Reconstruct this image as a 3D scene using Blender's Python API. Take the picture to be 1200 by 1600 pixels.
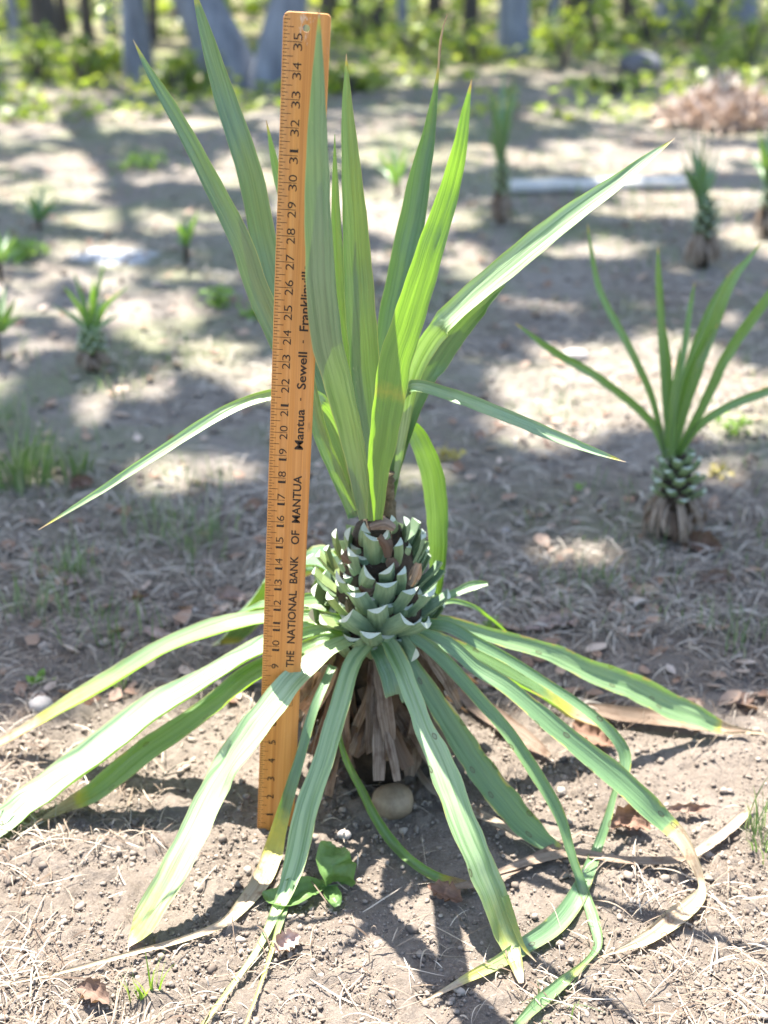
import bpy, bmesh, math, random
import numpy as np
from mathutils import Vector, Matrix
for o in list(bpy.data.objects): bpy.data.objects.remove(o)
SC = bpy.context.scene; COL = SC.collection
random.seed(7); RNG = np.random.default_rng(7)
rad = math.radians
# ---------------------------------------------------------------- camera, sky, sun, exposure
F = 2100.0; PITCH = rad(24.85); H = 1.0125           # focal length in photo pixels, tilt down, eye height
cd = bpy.data.cameras.new('camera'); cam = bpy.data.objects.new('camera', cd); COL.objects.link(cam)
cam.location = (0, 0, H); cam.rotation_euler = (rad(90) - PITCH, 0, 0)
cd.sensor_fit = 'VERTICAL'; cd.sensor_height = 36; cd.sensor_width = 27; cd.lens = F / 1600 * 36
cd.clip_start = 0.05; cd.clip_end = 400
cd.dof.use_dof = True; cd.dof.focus_distance = 1.36; cd.dof.aperture_fstop = 3.8; cd.dof.aperture_blades = 0
SC.camera = cam
SHX, SHY = 0.21, -0.36                                # how far a shadow travels per metre of height
sun_dir = Vector((-SHX, -SHY, 1)).normalized()        # towards the sun
ELEV = math.asin(sun_dir.z); AZ = math.atan2(sun_dir.x, sun_dir.y)
W = bpy.data.worlds.new('World'); SC.world = W; W.use_nodes = True
nt = W.node_tree; nt.nodes.clear()
sky = nt.nodes.new('ShaderNodeTexSky'); sky.sky_type = 'NISHITA'; sky.sun_disc = False
sky.sun_elevation = ELEV; sky.sun_rotation = AZ; sky.air_density = 1.0; sky.dust_density = 1.5
bg = nt.nodes.new('ShaderNodeBackground'); bg.inputs[1].default_value = 0.10
wo = nt.nodes.new('ShaderNodeOutputWorld'); nt.links.new(sky.outputs[0], bg.inputs[0]); nt.links.new(bg.outputs[0], wo.inputs[0])
sl = bpy.data.lights.new('sun', 'SUN'); sl.energy = 5.0; sl.angle = rad(0.45); sl.color = (1, 0.95, 0.87)
so = bpy.data.objects.new('sun', sl); COL.objects.link(so); so.rotation_euler = sun_dir.to_track_quat('Z', 'Y').to_euler(); so.location = (0, 0, 30)
SC.view_settings.view_transform = 'Standard'; SC.view_settings.look = 'None'
SC.view_settings.exposure = 2.25; SC.view_settings.gamma = 1
SC.render.engine = 'CYCLES'
SC.cycles.max_bounces = 8; SC.cycles.transmission_bounces = 6; SC.cycles.transparent_max_bounces = 6

# ---------------------------------------------------------------- helpers
cp, sp = math.cos(PITCH), math.sin(PITCH)
def ray(px, py):
    v = Vector(((px - 600) / F, (800 - py) / F, 1))           # right, up, forward
    return Vector((v.x, v.z * cp + v.y * sp, -v.z * sp + v.y * cp))
def at(px, py, Y):
    r = ray(px, py); return Vector((0, 0, H)) + r * (Y / r.y)
def depth(p): return p.y * cp + (H - p.z) * sp
def to_px(x, y, z=0):
    D = y * cp + (H - z) * sp; U = (z - H) * cp + y * sp
    return 600 + F * x / D, 800 - F * U / D
# value noise
_T = RNG.random((256, 256))
def vn(x, y):
    xi = np.floor(x).astype(int); yi = np.floor(y).astype(int); fx = x - xi; fy = y - yi
    fx = fx * fx * (3 - 2 * fx); fy = fy * fy * (3 - 2 * fy)
    a = _T[xi & 255, yi & 255]; b = _T[(xi + 1) & 255, yi & 255]; c = _T[xi & 255, (yi + 1) & 255]; d = _T[(xi + 1) & 255, (yi + 1) & 255]
    return (a * (1 - fx) + b * fx) * (1 - fy) + (c * (1 - fx) + d * fx) * fy - 0.5
def gh(x, y):
    x = np.asarray(x, float); y = np.asarray(y, float)
    far = np.clip((y - 2.0) / 4, 0, 1)
    z = 0.014 * vn(x * 3.1 + 5, y * 3.1 + 9) + 0.009 * vn(x * 11 + 31, y * 11) + 0.006 * vn(x * 29, y * 29 + 77)
    z = z + far * (0.07 * vn(x * 0.8 + 11, y * 0.8 + 3) + 0.02 * vn(x * 4, y * 4))
    return z
def gh1(x, y): return float(gh(x, y))
def onground(px, py, dz=0.0):
    r = ray(px, py); z = 0
    for _ in range(6):
        t = (z + dz - H) / r.z; p = Vector((0, 0, H)) + r * t; z = gh1(p.x, p.y)
    return p
def mesh_obj(name, V, Fc, mat, parent=None, smooth=True, uv=None, attrs=None):
    me = bpy.data.meshes.new(name)
    V = np.asarray(V, np.float32).reshape(-1, 3)
    if isinstance(Fc, np.ndarray):
        n, k = Fc.shape
        me.vertices.add(len(V)); me.vertices.foreach_set('co', V.ravel())
        me.loops.add(n * k); me.loops.foreach_set('vertex_index', Fc.astype(np.int32).ravel())
        me.polygons.add(n); me.polygons.foreach_set('loop_start', np.arange(0, n * k, k, dtype=np.int32))
        me.polygons.foreach_set('loop_total', np.full(n, k, np.int32)); me.update(calc_edges=True)
    else:
        me.from_pydata([tuple(v) for v in V.tolist()], [], Fc)
    if smooth: me.polygons.foreach_set('use_smooth', np.ones(len(me.polygons), bool))
    if uv is not None:
        l = me.uv_layers.new(name='uv'); idx = np.zeros(len(me.loops), np.int32); me.loops.foreach_get('vertex_index', idx)
        l.data.foreach_set('uv', np.asarray(uv, np.float32)[idx].ravel())
    for k, v in (attrs or {}).items():
        a = me.attributes.new(k, 'FLOAT', 'POINT'); a.data.foreach_set('value', np.asarray(v, np.float32))
    me.materials.append(mat)
    o = bpy.data.objects.new(name, me); COL.objects.link(o)
    if parent: o.parent = parent
    return o
def tag(o, label=None, cat=None, group=None, kind=None):
    if label: o['label'] = label
    if cat: o['category'] = cat
    if group: o['group'] = group
    if kind: o['kind'] = kind
    return o
def empty(name, loc=(0, 0, 0)):
    o = bpy.data.objects.new(name, None); COL.objects.link(o); o.location = loc; o.empty_display_size = 0.05; return o
def child(o, root):                       # geometry was made in world space
    o.parent = root; o.matrix_parent_inverse = Matrix.Translation(-Vector(root.location)); return o

# ---------------------------------------------------------------- materials
class M:
    def __init__(s, name):
        s.m = bpy.data.materials.new(name); s.m.use_nodes = True; s.t = s.m.node_tree; s.t.nodes.clear()
        s.out = s.n('ShaderNodeOutputMaterial')
    def n(s, typ, **kw):
        x = s.t.nodes.new(typ)
        for k, v in kw.items():
            if k.startswith('i_'): x.inputs[k[2:].replace('_', ' ')].default_value = v
            else: setattr(x, k, v)
        return x
    def l(s, a, b): s.t.links.new(a, b)
    def math(s, op, a, b=None, c=None, clamp=False):
        x = s.n('ShaderNodeMath', operation=op, use_clamp=clamp)
        for i, v in enumerate((a, b, c)):
            if v is None: continue
            if isinstance(v, (int, float)): x.inputs[i].default_value = v
            else: s.l(v, x.inputs[i])
        return x.outputs[0]
    def ramp(s, fac, stops, interp='LINEAR'):
        x = s.n('ShaderNodeValToRGB'); r = x.color_ramp; r.interpolation = interp
        while len(r.elements) < len(stops): r.elements.new(0.5)
        for e, (p, c) in zip(r.elements, stops): e.position = p; e.color = (*c, 1) if len(c) == 3 else c
        s.l(fac, x.inputs[0]); return x.outputs[0]
    def mix(s, fac, a, b, mode='MIX'):
        x = s.n('ShaderNodeMix', data_type='RGBA', blend_type=mode)
        for sock, v in ((x.inputs[0], fac), (x.inputs[6], a), (x.inputs[7], b)):
            if isinstance(v, (int, float)): sock.default_value = v
            elif isinstance(v, tuple): sock.default_value = (*v, 1)
            else: s.l(v, sock)
        return x.outputs[2]
    def noise(s, vec, scale, detail=4, rough=0.6, dist=0):
        x = s.n('ShaderNodeTexNoise'); x.inputs['Scale'].default_value = scale; x.inputs['Detail'].default_value = detail
        x.inputs['Roughness'].default_value = rough; x.inputs['Distortion'].default_value = dist
        if vec is not None: s.l(vec, x.inputs['Vector'])
        return x.outputs['Fac']
    def mapping(s, vec, scale=(1, 1, 1), loc=(0, 0, 0)):
        x = s.n('ShaderNodeMapping'); x.inputs['Scale'].default_value = scale; x.inputs['Location'].default_value = loc; s.l(vec, x.inputs[0]); return x.outputs[0]
    def bsdf(s, col, rough=0.6, spec=0.5, bump=None, bs=0.3, bd=0.002, trans=None, tcol=None):
        b = s.n('ShaderNodeBsdfPrincipled')
        if isinstance(col, tuple): b.inputs['Base Color'].default_value = (*col, 1)
        else: s.l(col, b.inputs['Base Color'])
        if isinstance(rough, (int, float)): b.inputs['Roughness'].default_value = rough
        else: s.l(rough, b.inputs['Roughness'])
        b.inputs['Specular IOR Level'].default_value = spec
        nrm = None
        if bump is not None:
            u = s.n('ShaderNodeBump'); u.inputs['Strength'].default_value = bs; u.inputs['Distance'].default_value = bd
            s.l(bump, u.inputs['Height']); s.l(u.outputs[0], b.inputs['Normal']); nrm = u.outputs[0]
        o = b.outputs[0]
        if trans is not None:
            t = s.n('ShaderNodeBsdfTranslucent')
            if isinstance(tcol, tuple): t.inputs[0].default_value = (*tcol, 1)
            else: s.l(tcol, t.inputs[0])
            if nrm is not None: s.l(nrm, t.inputs['Normal'])
            mx = s.n('ShaderNodeMixShader')
            if isinstance(trans, (int, float)): mx.inputs[0].default_value = trans
            else: s.l(trans, mx.inputs[0])
            s.l(o, mx.inputs[1]); s.l(t.outputs[0], mx.inputs[2]); o = mx.outputs[0]
        s.l(o, s.out.inputs[0]); return s.m

def leaf_material():
    s = M('yucca_leaf'); uv = s.n('ShaderNodeUVMap').outputs[0]
    A = lambda k: s.n('ShaderNodeAttribute', attribute_name=k).outputs['Fac']
    dry, tone, spot, edge = A('dry'), A('tone'), A('spot'), A('edge')
    long1 = s.noise(s.mapping(uv, (420, 7, 1)), 1, 3, 0.6)
    long2 = s.noise(s.mapping(uv, (1300, 12, 1)), 1, 2, 0.6)
    big = s.noise(s.mapping(uv, (25, 9, 1)), 1, 4, 0.6)
    pat = s.noise(s.mapping(uv, (90, 60, 1)), 1, 5, 0.7)
    g1 = s.ramp(long1, [(0.28, (0.042, 0.100, 0.044)), (0.72, (0.135, 0.235, 0.108))])
    g2 = s.ramp(long1, [(0.3, (0.090, 0.170, 0.025)), (0.7, (0.160, 0.270, 0.050))])
    g = s.mix(tone, g1, g2)
    g = s.mix(s.math('MULTIPLY', big, 0.5), g, (0.13, 0.23, 0.13))
    glare_streaks = s.ramp(s.noise(s.mapping(uv, (230, 4, 1), (3, 5, 0)), 1, 3, 0.6), [(0.36, (0.05,) * 3), (0.52, (1, 1, 1))])
    g = s.mix(s.math('MULTIPLY', A('wax'), glare_streaks), g, (0.42, 0.54, 0.30))  # sun glare painted as pale streaks into the colour of chosen leaves
    # dryness with a ragged front
    d = s.math('ADD', dry, s.math('MULTIPLY', s.math('SUBTRACT', pat, 0.5), s.math('MULTIPLY', s.math('MINIMUM', s.math('MULTIPLY', dry, 4), 1), 0.45)))
    e4 = s.math('POWER', edge, 9)
    ed = s.math('MULTIPLY', e4, s.math('MULTIPLY', spot, s.ramp(s.noise(s.mapping(uv, (18, 26, 1)), 1, 3), [(0.5, (0, 0, 0)), (0.62, (1, 1, 1))])))
    d = s.math('MAXIMUM', d, s.math('MULTIPLY', ed, 1.6))
    tan = s.ramp(long1, [(0.25, (0.26, 0.17, 0.09)), (0.75, (0.50, 0.40, 0.27))])
    tan = s.mix(s.ramp(pat, [(0.52, (0, 0, 0)), (0.66, (1, 1, 1))]), tan, (0.20, 0.11, 0.055))
    c = s.mix(s.ramp(d, [(0.12, (0, 0, 0)), (0.42, (1, 1, 1))]), g, (0.42, 0.40, 0.05))
    c = s.mix(s.ramp(d, [(0.5, (0, 0, 0)), (0.68, (1, 1, 1))]), c, tan)
    # pale yellow margin
    c = s.mix(s.ramp(edge, [(0.94, (0, 0, 0)), (0.99, (1, 1, 1))]), c, (0.34, 0.34, 0.15))
    # scars and ring spots
    vo = s.n('ShaderNodeTexVoronoi', voronoi_dimensions='2D'); s.l(s.mapping(uv, (48, 26, 1)), vo.inputs['Vector']); vo.inputs['Scale'].default_value = 1
    ring = s.ramp(vo.outputs['Distance'], [(0.0, (0.35,) * 3), (0.07, (0.3,) * 3), (0.085, (1, 1, 1)), (0.11, (1, 1, 1)), (0.13, (0, 0, 0))])
    sep = s.n('ShaderNodeSeparateColor'); s.l(vo.outputs['Color'], sep.inputs[0])
    on = s.math('LESS_THAN', sep.outputs[0], s.math('MULTIPLY', spot, 0.5))
    c = s.mix(s.math('MULTIPLY', ring, on), c, (0.055, 0.035, 0.018))
    fl = s.ramp(s.noise(s.mapping(uv, (150, 60, 1), (7, 3, 0)), 1, 2), [(0.74, (0, 0, 0)), (0.79, (1, 1, 1))])
    c = s.mix(s.math('MULTIPLY', fl, 0.6), c, (0.34, 0.36, 0.24))
    tc = s.mix(s.ramp(d, [(0.15, (0, 0, 0)), (0.5, (1, 1, 1))]), s.ramp(long1, [(0.3, (0.19, 0.40, 0.008)), (0.7, (0.30, 0.54, 0.02))]), (0.45, 0.30, 0.08))
    bump = s.math('ADD', long1, s.math('MULTIPLY', long2, 0.4))
    rough = s.math('ADD', 0.40, s.math('MULTIPLY', s.math('MINIMUM', dry, 1), 0.35))
    return s.bsdf(c, rough, 1.0, bump, 0.6, 0.0018, s.math('ADD', 0.05, s.math('MULTIPLY', tone, 0.42)), tc)
LEAF = leaf_material()
def dead_material(name, lo, hi, dark):
    s = M(name); uv = s.n('ShaderNodeUVMap').outputs[0]
    info = s.n('ShaderNodeObjectInfo').outputs['Random']
    l1 = s.noise(s.mapping(uv, (500, 14, 1)), 1, 4, 0.65); p = s.noise(s.mapping(uv, (70, 35, 1)), 1, 4)
    c = s.ramp(l1, [(0.3, lo), (0.7, hi)])
    c = s.mix(s.ramp(p, [(0.5, (0, 0, 0)), (0.7, (1, 1, 1))]), c, dark)
    c = s.mix(s.math('MULTIPLY', s.math('POWER', info, 2), 0.8), c, (0.11, 0.066, 0.042))
    return s.bsdf(c, 0.75, 0.25, l1, 0.5, 0.002, 0.12, (0.30, 0.17, 0.07))
DEAD = dead_material('dead_leaf', (0.085, 0.058, 0.042), (0.34, 0.27, 0.21), (0.07, 0.040, 0.027))
DRY = dead_material('dry_ribbon', (0.26, 0.20, 0.15), (0.48, 0.39, 0.30), (0.13, 0.085, 0.055))
def island_mat(name, stops, rough=0.8, spec=0.3, bumpscale=None, trans=None, tstops=None, stripes=None):
    s = M(name); ri = s.n('ShaderNodeNewGeometry').outputs['Random Per Island']
    c = s.ramp(ri, stops); bump = None
    if bumpscale:
        co = s.n('ShaderNodeTexCoord').outputs['Object']; bump = s.noise(co, bumpscale, 4)
        c = s.mix(s.math('MULTIPLY', bump, 0.5), c, s.mix(0.5, c, (0, 0, 0)))
    if trans: return s.bsdf(c, rough, spec, bump, 0.4, 0.001, trans, s.ramp(ri, tstops))
    return s.bsdf(c, rough, spec, bump, 0.5, 0.001)
def simple_mat(name, a, b, scale, rough=0.7, bs=0.4, bd=0.002, spec=0.3, stretch=(1, 1, 1), trans=None, tcol=None):
    s = M(name); co = s.mapping(s.n('ShaderNodeTexCoord').outputs['Object'], stretch)
    n = s.noise(co, scale, 6, 0.65); n2 = s.noise(co, scale * 5, 4, 0.6)
    c = s.mix(s.ramp(n, [(0.3, (0, 0, 0)), (0.7, (1, 1, 1))]), a, b)
    c = s.mix(s.math('MULTIPLY', n2, 0.35), c, tuple(v * 0.5 for v in a))
    return s.bsdf(c, rough, spec, s.math('ADD', n, s.math('MULTIPLY', n2, 0.5)), bs, bd, trans, tcol)

# ---------------------------------------------------------------- ground
def ground_material():
    s = M('soil'); co = s.n('ShaderNodeTexCoord').outputs['Object']
    n1 = s.noise(co, 2.2, 5, 0.65, 0.6); n2 = s.noise(co, 30, 6, 0.75); n3 = s.noise(co, 320, 6, 0.8); n4 = s.noise(co, 0.9, 4)
    c = s.ramp(n2, [(0.25, (0.115, 0.092, 0.072)), (0.75, (0.275, 0.226, 0.182))])
    c = s.mix(s.ramp(s.noise(co, 7, 4, 0.6), [(0.45, (0, 0, 0)), (0.65, (0.5, 0.5, 0.5))]), c, (0.31, 0.258, 0.215))
    c = s.mix(s.math('MULTIPLY', n3, 0.7), c, s.ramp(n3, [(0.35, (0.090, 0.072, 0.060)), (0.7, (0.42, 0.36, 0.305))]))
    sep = s.n('ShaderNodeSeparateXYZ'); s.l(co, sep.inputs[0])
    # patches of grey straw thatch and thin moss away from the dug soil
    far = s.ramp(s.math('DIVIDE', sep.outputs[1], 10, clamp=True), [(0.14, (0, 0, 0)), (0.25, (1, 1, 1))])
    strw = s.math('MULTIPLY', far, s.ramp(n1, [(0.34, (0, 0, 0)), (0.54, (1, 1, 1))]))
    st = s.ramp(s.noise(s.mapping(co, (1, 2.5, 1)), 45, 5, 0.8, 1.0), [(0.3, (0.10, 0.085, 0.072)), (0.62, (0.36, 0.325, 0.28)), (0.75, (0.52, 0.48, 0.41))])
    c = s.mix(s.math('MULTIPLY', strw, 0.75), c, st)
    moss = s.math('MULTIPLY', far, s.ramp(s.noise(co, 1.3, 5, 0.7, 0.5), [(0.46, (0, 0, 0)), (0.62, (1, 1, 1))]))
    c = s.mix(s.math('MULTIPLY', moss, 0.6), c, s.ramp(n2, [(0.3, (0.09, 0.12, 0.05)), (0.7, (0.21, 0.25, 0.11))]))
    wood = s.ramp(s.math('DIVIDE', sep.outputs[1], 40, clamp=True), [(0.19, (0, 0, 0)), (0.24, (1, 1, 1))])
    c = s.mix(s.math('MULTIPLY', wood, 0.7), c, s.ramp(s.noise(co, 3, 5, 0.7), [(0.35, (0.15, 0.10, 0.06)), (0.65, (0.16, 0.19, 0.06))]))
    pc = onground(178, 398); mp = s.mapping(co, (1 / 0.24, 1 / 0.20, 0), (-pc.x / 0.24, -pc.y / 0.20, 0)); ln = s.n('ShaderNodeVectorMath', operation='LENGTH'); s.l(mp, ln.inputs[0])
    pale_patch = s.ramp(s.math('ADD', ln.outputs['Value'], s.math('MULTIPLY', s.noise(co, 9, 4, 0.7), 0.9)), [(0.75, (1, 1, 1)), (1.0, (0, 0, 0))])
    c = s.mix(s.math('MULTIPLY', pale_patch, 0.9), c, (0.62, 0.63, 0.66))  # pale grey patch with an uneven rim in the soil colour
    h = s.math('ADD', s.math('MULTIPLY', n2, 0.6), s.math('MULTIPLY', n3, 0.5))
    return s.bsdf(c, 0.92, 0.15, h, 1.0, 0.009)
Ys = np.concatenate([np.linspace(-1.4, 0.85, 50), np.arange(0.86, 2.3, 0.0034), 2.3 * np.exp(np.linspace(0.003, math.log(90 / 2.3), 330))])
Ss = np.concatenate([-np.linspace(4, 0.29, 24), np.linspace(-0.27, 0.27, 470), np.linspace(0.29, 4, 24)])
SS, YY = np.meshgrid(Ss, Ys); XX = SS * (YY + 1.5)
ZZ = gh(XX, YY)
near = np.clip((2.6 - YY) / 1.0, 0, 1) * np.clip((YY - 0.3), 0, 1).clip(0, 1)
crumb = np.abs(vn(XX * 75, YY * 75)) * 0.008 + np.abs(vn(XX * 150 + 9, YY * 150)) * 0.0065 + vn(XX * 290, YY * 290) * 0.0035
amp = 0.55 + 1.4 * np.clip(vn(XX * 5 + 2, YY * 5 + 8) + 0.35, 0, 0.8)
clod = np.clip(vn(XX * 42 + 5, YY * 42) - 0.12, 0, 1) * 0.022
ZZ = ZZ + near * ((crumb - 0.002) * amp + clod * amp)
nr, nc = ZZ.shape
ii = np.arange(nr * nc).reshape(nr, nc)
FF = np.stack([ii[:-1, :-1], ii[:-1, 1:], ii[1:, 1:], ii[1:, :-1]], -1).reshape(-1, 4)
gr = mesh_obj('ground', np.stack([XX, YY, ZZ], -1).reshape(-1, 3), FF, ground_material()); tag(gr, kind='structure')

# ---------------------------------------------------------------- the sunny and shaded patches: used to leave gaps in the tree crowns
SUNNY = [(340, 738, 140, 52), (1000, 625, 280, 100), (900, 246, 360, 22), (330, 190, 210, 24), (960, 178, 150, 16), (95, 172, 45, 12), (70, 300, 90, 28),
         (230, 345, 160, 22), (180, 398, 90, 16), (1120, 745, 90, 20), (590, 245, 50, 30), (60, 740, 60, 16), (1120, 310, 120, 26), (650, 300, 80, 18),
         (600, 112, 600, 12), (300, 60, 220, 34), (700, 70, 200, 22), (900, 60, 250, 34), (1128, 165, 130, 60), (40, 830, 60, 16), (560, 40, 120, 20), (150, 500, 60, 12), (900, 390, 120, 10)]
def sunlit(x, y):
    px, py = to_px(x, y)
    s = py + 60 * vn(x * 5, y * 5) > 1075
    s |= (y < 0.9)
    for a, b, rx, ry in SUNNY:
        s |= ((px - a) / rx) ** 2 + ((py - b) / ry) ** 2 < 1 + 1.6 * vn(x * 4 + a, y * 4)
    s |= (vn(x * 8, y * 6 + 3) > 0.24)
    s |= ((vn(x * 3.3 + 40, y * 2.1 + 7) > 0.24) & (y > 2.2))
    return s

# ---------------------------------------------------------------- scattered small stuff
def ico():
    bm = bmesh.new(); bmesh.ops.create_icosphere(bm, subdivisions=1, radius=1); bm.verts.ensure_lookup_table()
    V = np.array([v.co[:] for v in bm.verts]); Fc = np.array([[v.index for v in f.verts] for f in bm.faces]); bm.free(); return V, Fc
IV, IF = ico()
def lumps(name, P, R, mat, sink=0.42, flat=0.75, smooth=False):
    n = len(P); V = np.repeat(IV[None], n, 0) * (1 + RNG.uniform(-0.42, 0.42, (n, len(IV), 1)))
    V *= RNG.uniform(0.65, 1.3, (n, 1, 3)); V[:, :, 2] *= flat
    a = RNG.uniform(0, 6.28, n); c, s_ = np.cos(a)[:, None], np.sin(a)[:, None]
    x = V[:, :, 0] * c - V[:, :, 1] * s_; y = V[:, :, 0] * s_ + V[:, :, 1] * c
    V = np.stack([x, y, V[:, :, 2]], -1) * R[:, None, None]
    V += P[:, None]; V[:, :, 2] += (R * (flat - sink))[:, None]
    Fc = (IF[None] + (np.arange(n) * len(IV))[:, None, None]).reshape(-1, 3)
    return mesh_obj(name, V.reshape(-1, 3), Fc, mat, smooth=smooth)
def scatter(n, y0, y1, spread=0.33, pw=1.0):
    y = y0 + (y1 - y0) * RNG.random(n) ** pw; x = RNG.uniform(-1, 1, n) * (spread * (y + 0.35)); return x, y
CR = island_mat('crumb', [(0, (0.15, 0.12, 0.098)), (0.4, (0.24, 0.20, 0.165)), (0.9, (0.31, 0.26, 0.215)), (1, (0.38, 0.33, 0.28))], 0.95, 0.15, 300)
x, y = scatter(60000, 0.93, 1.85, 0.34); R = 0.0006 + 0.0026 * RNG.random(len(x)) ** 8 + 0.0006 * RNG.random(len(x))
x2, y2 = scatter(4200, 1.7, 5.0, 0.34, 1.5); R2 = 0.002 + 0.009 * RNG.random(len(x2)) ** 3
x = np.concatenate([x, x2]); y = np.concatenate([y, y2]); R = np.concatenate([R, R2]); k = (RNG.random(len(x)) < 0.25 + 1.3 * np.clip(vn(x * 5 + 2, y * 5 + 8) + 0.35, 0, 1)); x, y, R = x[k], y[k], R[k]
x3, y3 = scatter(500, 0.93, 1.85, 0.34); x = np.concatenate([x, x3]); y = np.concatenate([y, y3]); R = np.concatenate([R, RNG.uniform(0.003, 0.0065, 500)])
o = lumps('soil_crumbs', np.stack([x, y, gh(x, y) + 0.0015], -1), R, CR); tag(o, 'loose grey brown crumbs of soil strewn over the dug ground', 'soil', kind='stuff')

def ribbons(name, X, Y, L, Wd, mat, nseg=5, lift=0.01, curl=1.2, upright=None, root=None, both=True):
    """many thin bent blades in one mesh. upright: None for lying straw, else array of lean values"""
    n = len(X); a = RNG.uniform(0, 6.283, n); cv = RNG.normal(0, curl, n)
    t = np.linspace(0, 1, nseg + 1)
    ang = a[:, None] + cv[:, None] * t[None]
    st = L[:, None] / nseg
    if upright is None:
        dx = np.cos(ang) * st; dy = np.sin(ang) * st
        px = X[:, None] + np.cumsum(dx, 1) - dx; py = Y[:, None] + np.cumsum(dy, 1) - dy
        pz = gh(px, py) + 0.003 + RNG.random((n, 1)) * lift * np.sin(t * 3.14)[None] + RNG.random((n, 1)) * 0.006 * (np.abs(px) < 9)
        sx, sy, sz = -np.sin(ang), np.cos(ang), RNG.uniform(-0.8, 0.8, (n, 1)) * np.ones_like(ang)
    else:
        pol = upright[:, None] * (0.25 + 1.1 * t[None])             # angle from vertical
        dh = np.sin(pol) * st; dz = np.cos(pol) * st
        dx = np.cos(a)[:, None] * dh; dy = np.sin(a)[:, None] * dh
        px = X[:, None] + np.cumsum(dx, 1) - dx; py = Y[:, None] + np.cumsum(dy, 1) - dy
        pz = gh(X, Y)[:, None] - 0.002 + np.cumsum(dz, 1) - dz
        b = a + RNG.uniform(-1, 1, n); sx = (-np.sin(b))[:, None] + 0 * ang; sy = np.cos(b)[:, None] + 0 * ang; sz = 0 * ang
    w = Wd[:, None] * 0.5 * np.clip(np.minimum(1.0, (1 - t) * 2.2 + 0.12), 0, 1)[None] * (np.minimum(1, 0.5 + t * 3)[None])
    Lf = np.stack([px - sx * w, py - sy * w, pz - sz * w], -1); Rt = np.stack([px + sx * w, py + sy * w, pz + sz * w], -1)
    V = np.stack([Lf, Rt], 2).reshape(-1, 3)                       # n, seg+1, 2
    base = (np.arange(n) * (nseg + 1) * 2)[:, None]; k = np.arange(nseg)[None] * 2
    q = base + k; Fc = np.stack([q, q + 1, q + 3, q + 2], -1).reshape(-1, 4)
    return mesh_obj(name, V, Fc, mat)
STRAW = island_mat('straw', [(0, (0.10, 0.065, 0.045)), (0.25, (0.22, 0.165, 0.12)), (0.6, (0.36, 0.295, 0.225)), (0.85, (0.46, 0.39, 0.31)), (1, (0.58, 0.52, 0.43))], 0.7, 0.3, None, 0.15, [(0, (0.4, 0.3, 0.2)), (1, (0.5, 0.4, 0.3))])
THATCH = island_mat('thatch', [(0, (0.12, 0.095, 0.075)), (0.55, (0.27, 0.235, 0.19)), (1, (0.50, 0.45, 0.38))], 0.8, 0.2)
def keep(x, y, fn): k = fn(x, y); return x[k], y[k]
x, y = scatter(15000, 0.93, 2.0, 0.36)
def near_straw(x, y):
    px, py = to_px(x, y)
    d = 0.04 + 0.7 * ((px < 260) & (py > 1180) & (py < 1330)) + 0.45 * (py > 1480) + 0.3 * ((px > 900) & (py > 1350)) + 0.5 * ((py < 1130)) + 0.5 * (px < 120)
    d *= 0.45 + 1.5 * np.clip(vn(x * 6, y * 6) + 0.35, 0, 1)
    return RNG.random(len(x)) < d
x, y = keep(x, y, near_straw)
L = 0.008 + 0.065 * RNG.random(len(x)) ** 1.6; o = ribbons('dry_straw', x, y, L, RNG.uniform(0.0005, 0.0017, len(x)), STRAW, 6, 0.010, 0.45)
tag(o, 'pale dry grass straw scattered over the soil around the plant', 'straw', kind='stuff')
x, y = scatter(42000, 1.75, 8.5, 0.36, 1.5); x, y = keep(x, y, lambda x, y: vn(x * 2.4 + 3, y * 2.4) + 0.35 * RNG.random(len(x)) > 0.05)
o = ribbons('dry_thatch', x, y, RNG.uniform(0.015, 0.085, len(x)), RNG.uniform(0.0006, 0.002, len(x)) * (1 + 0.15 * y), THATCH, 4, 0.014, 0.5)
tag(o, 'greyish dry thatch over the ground behind the plant', 'thatch', kind='stuff')
LIT = island_mat('litter', [(0, (0.16, 0.085, 0.05)), (0.45, (0.30, 0.19, 0.13)), (0.8, (0.42, 0.30, 0.22)), (1, (0.55, 0.45, 0.37))], 0.6, 0.35, None, 0.15, [(0, (0.3, 0.15, 0.06)), (1, (0.5, 0.3, 0.15))])
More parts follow.
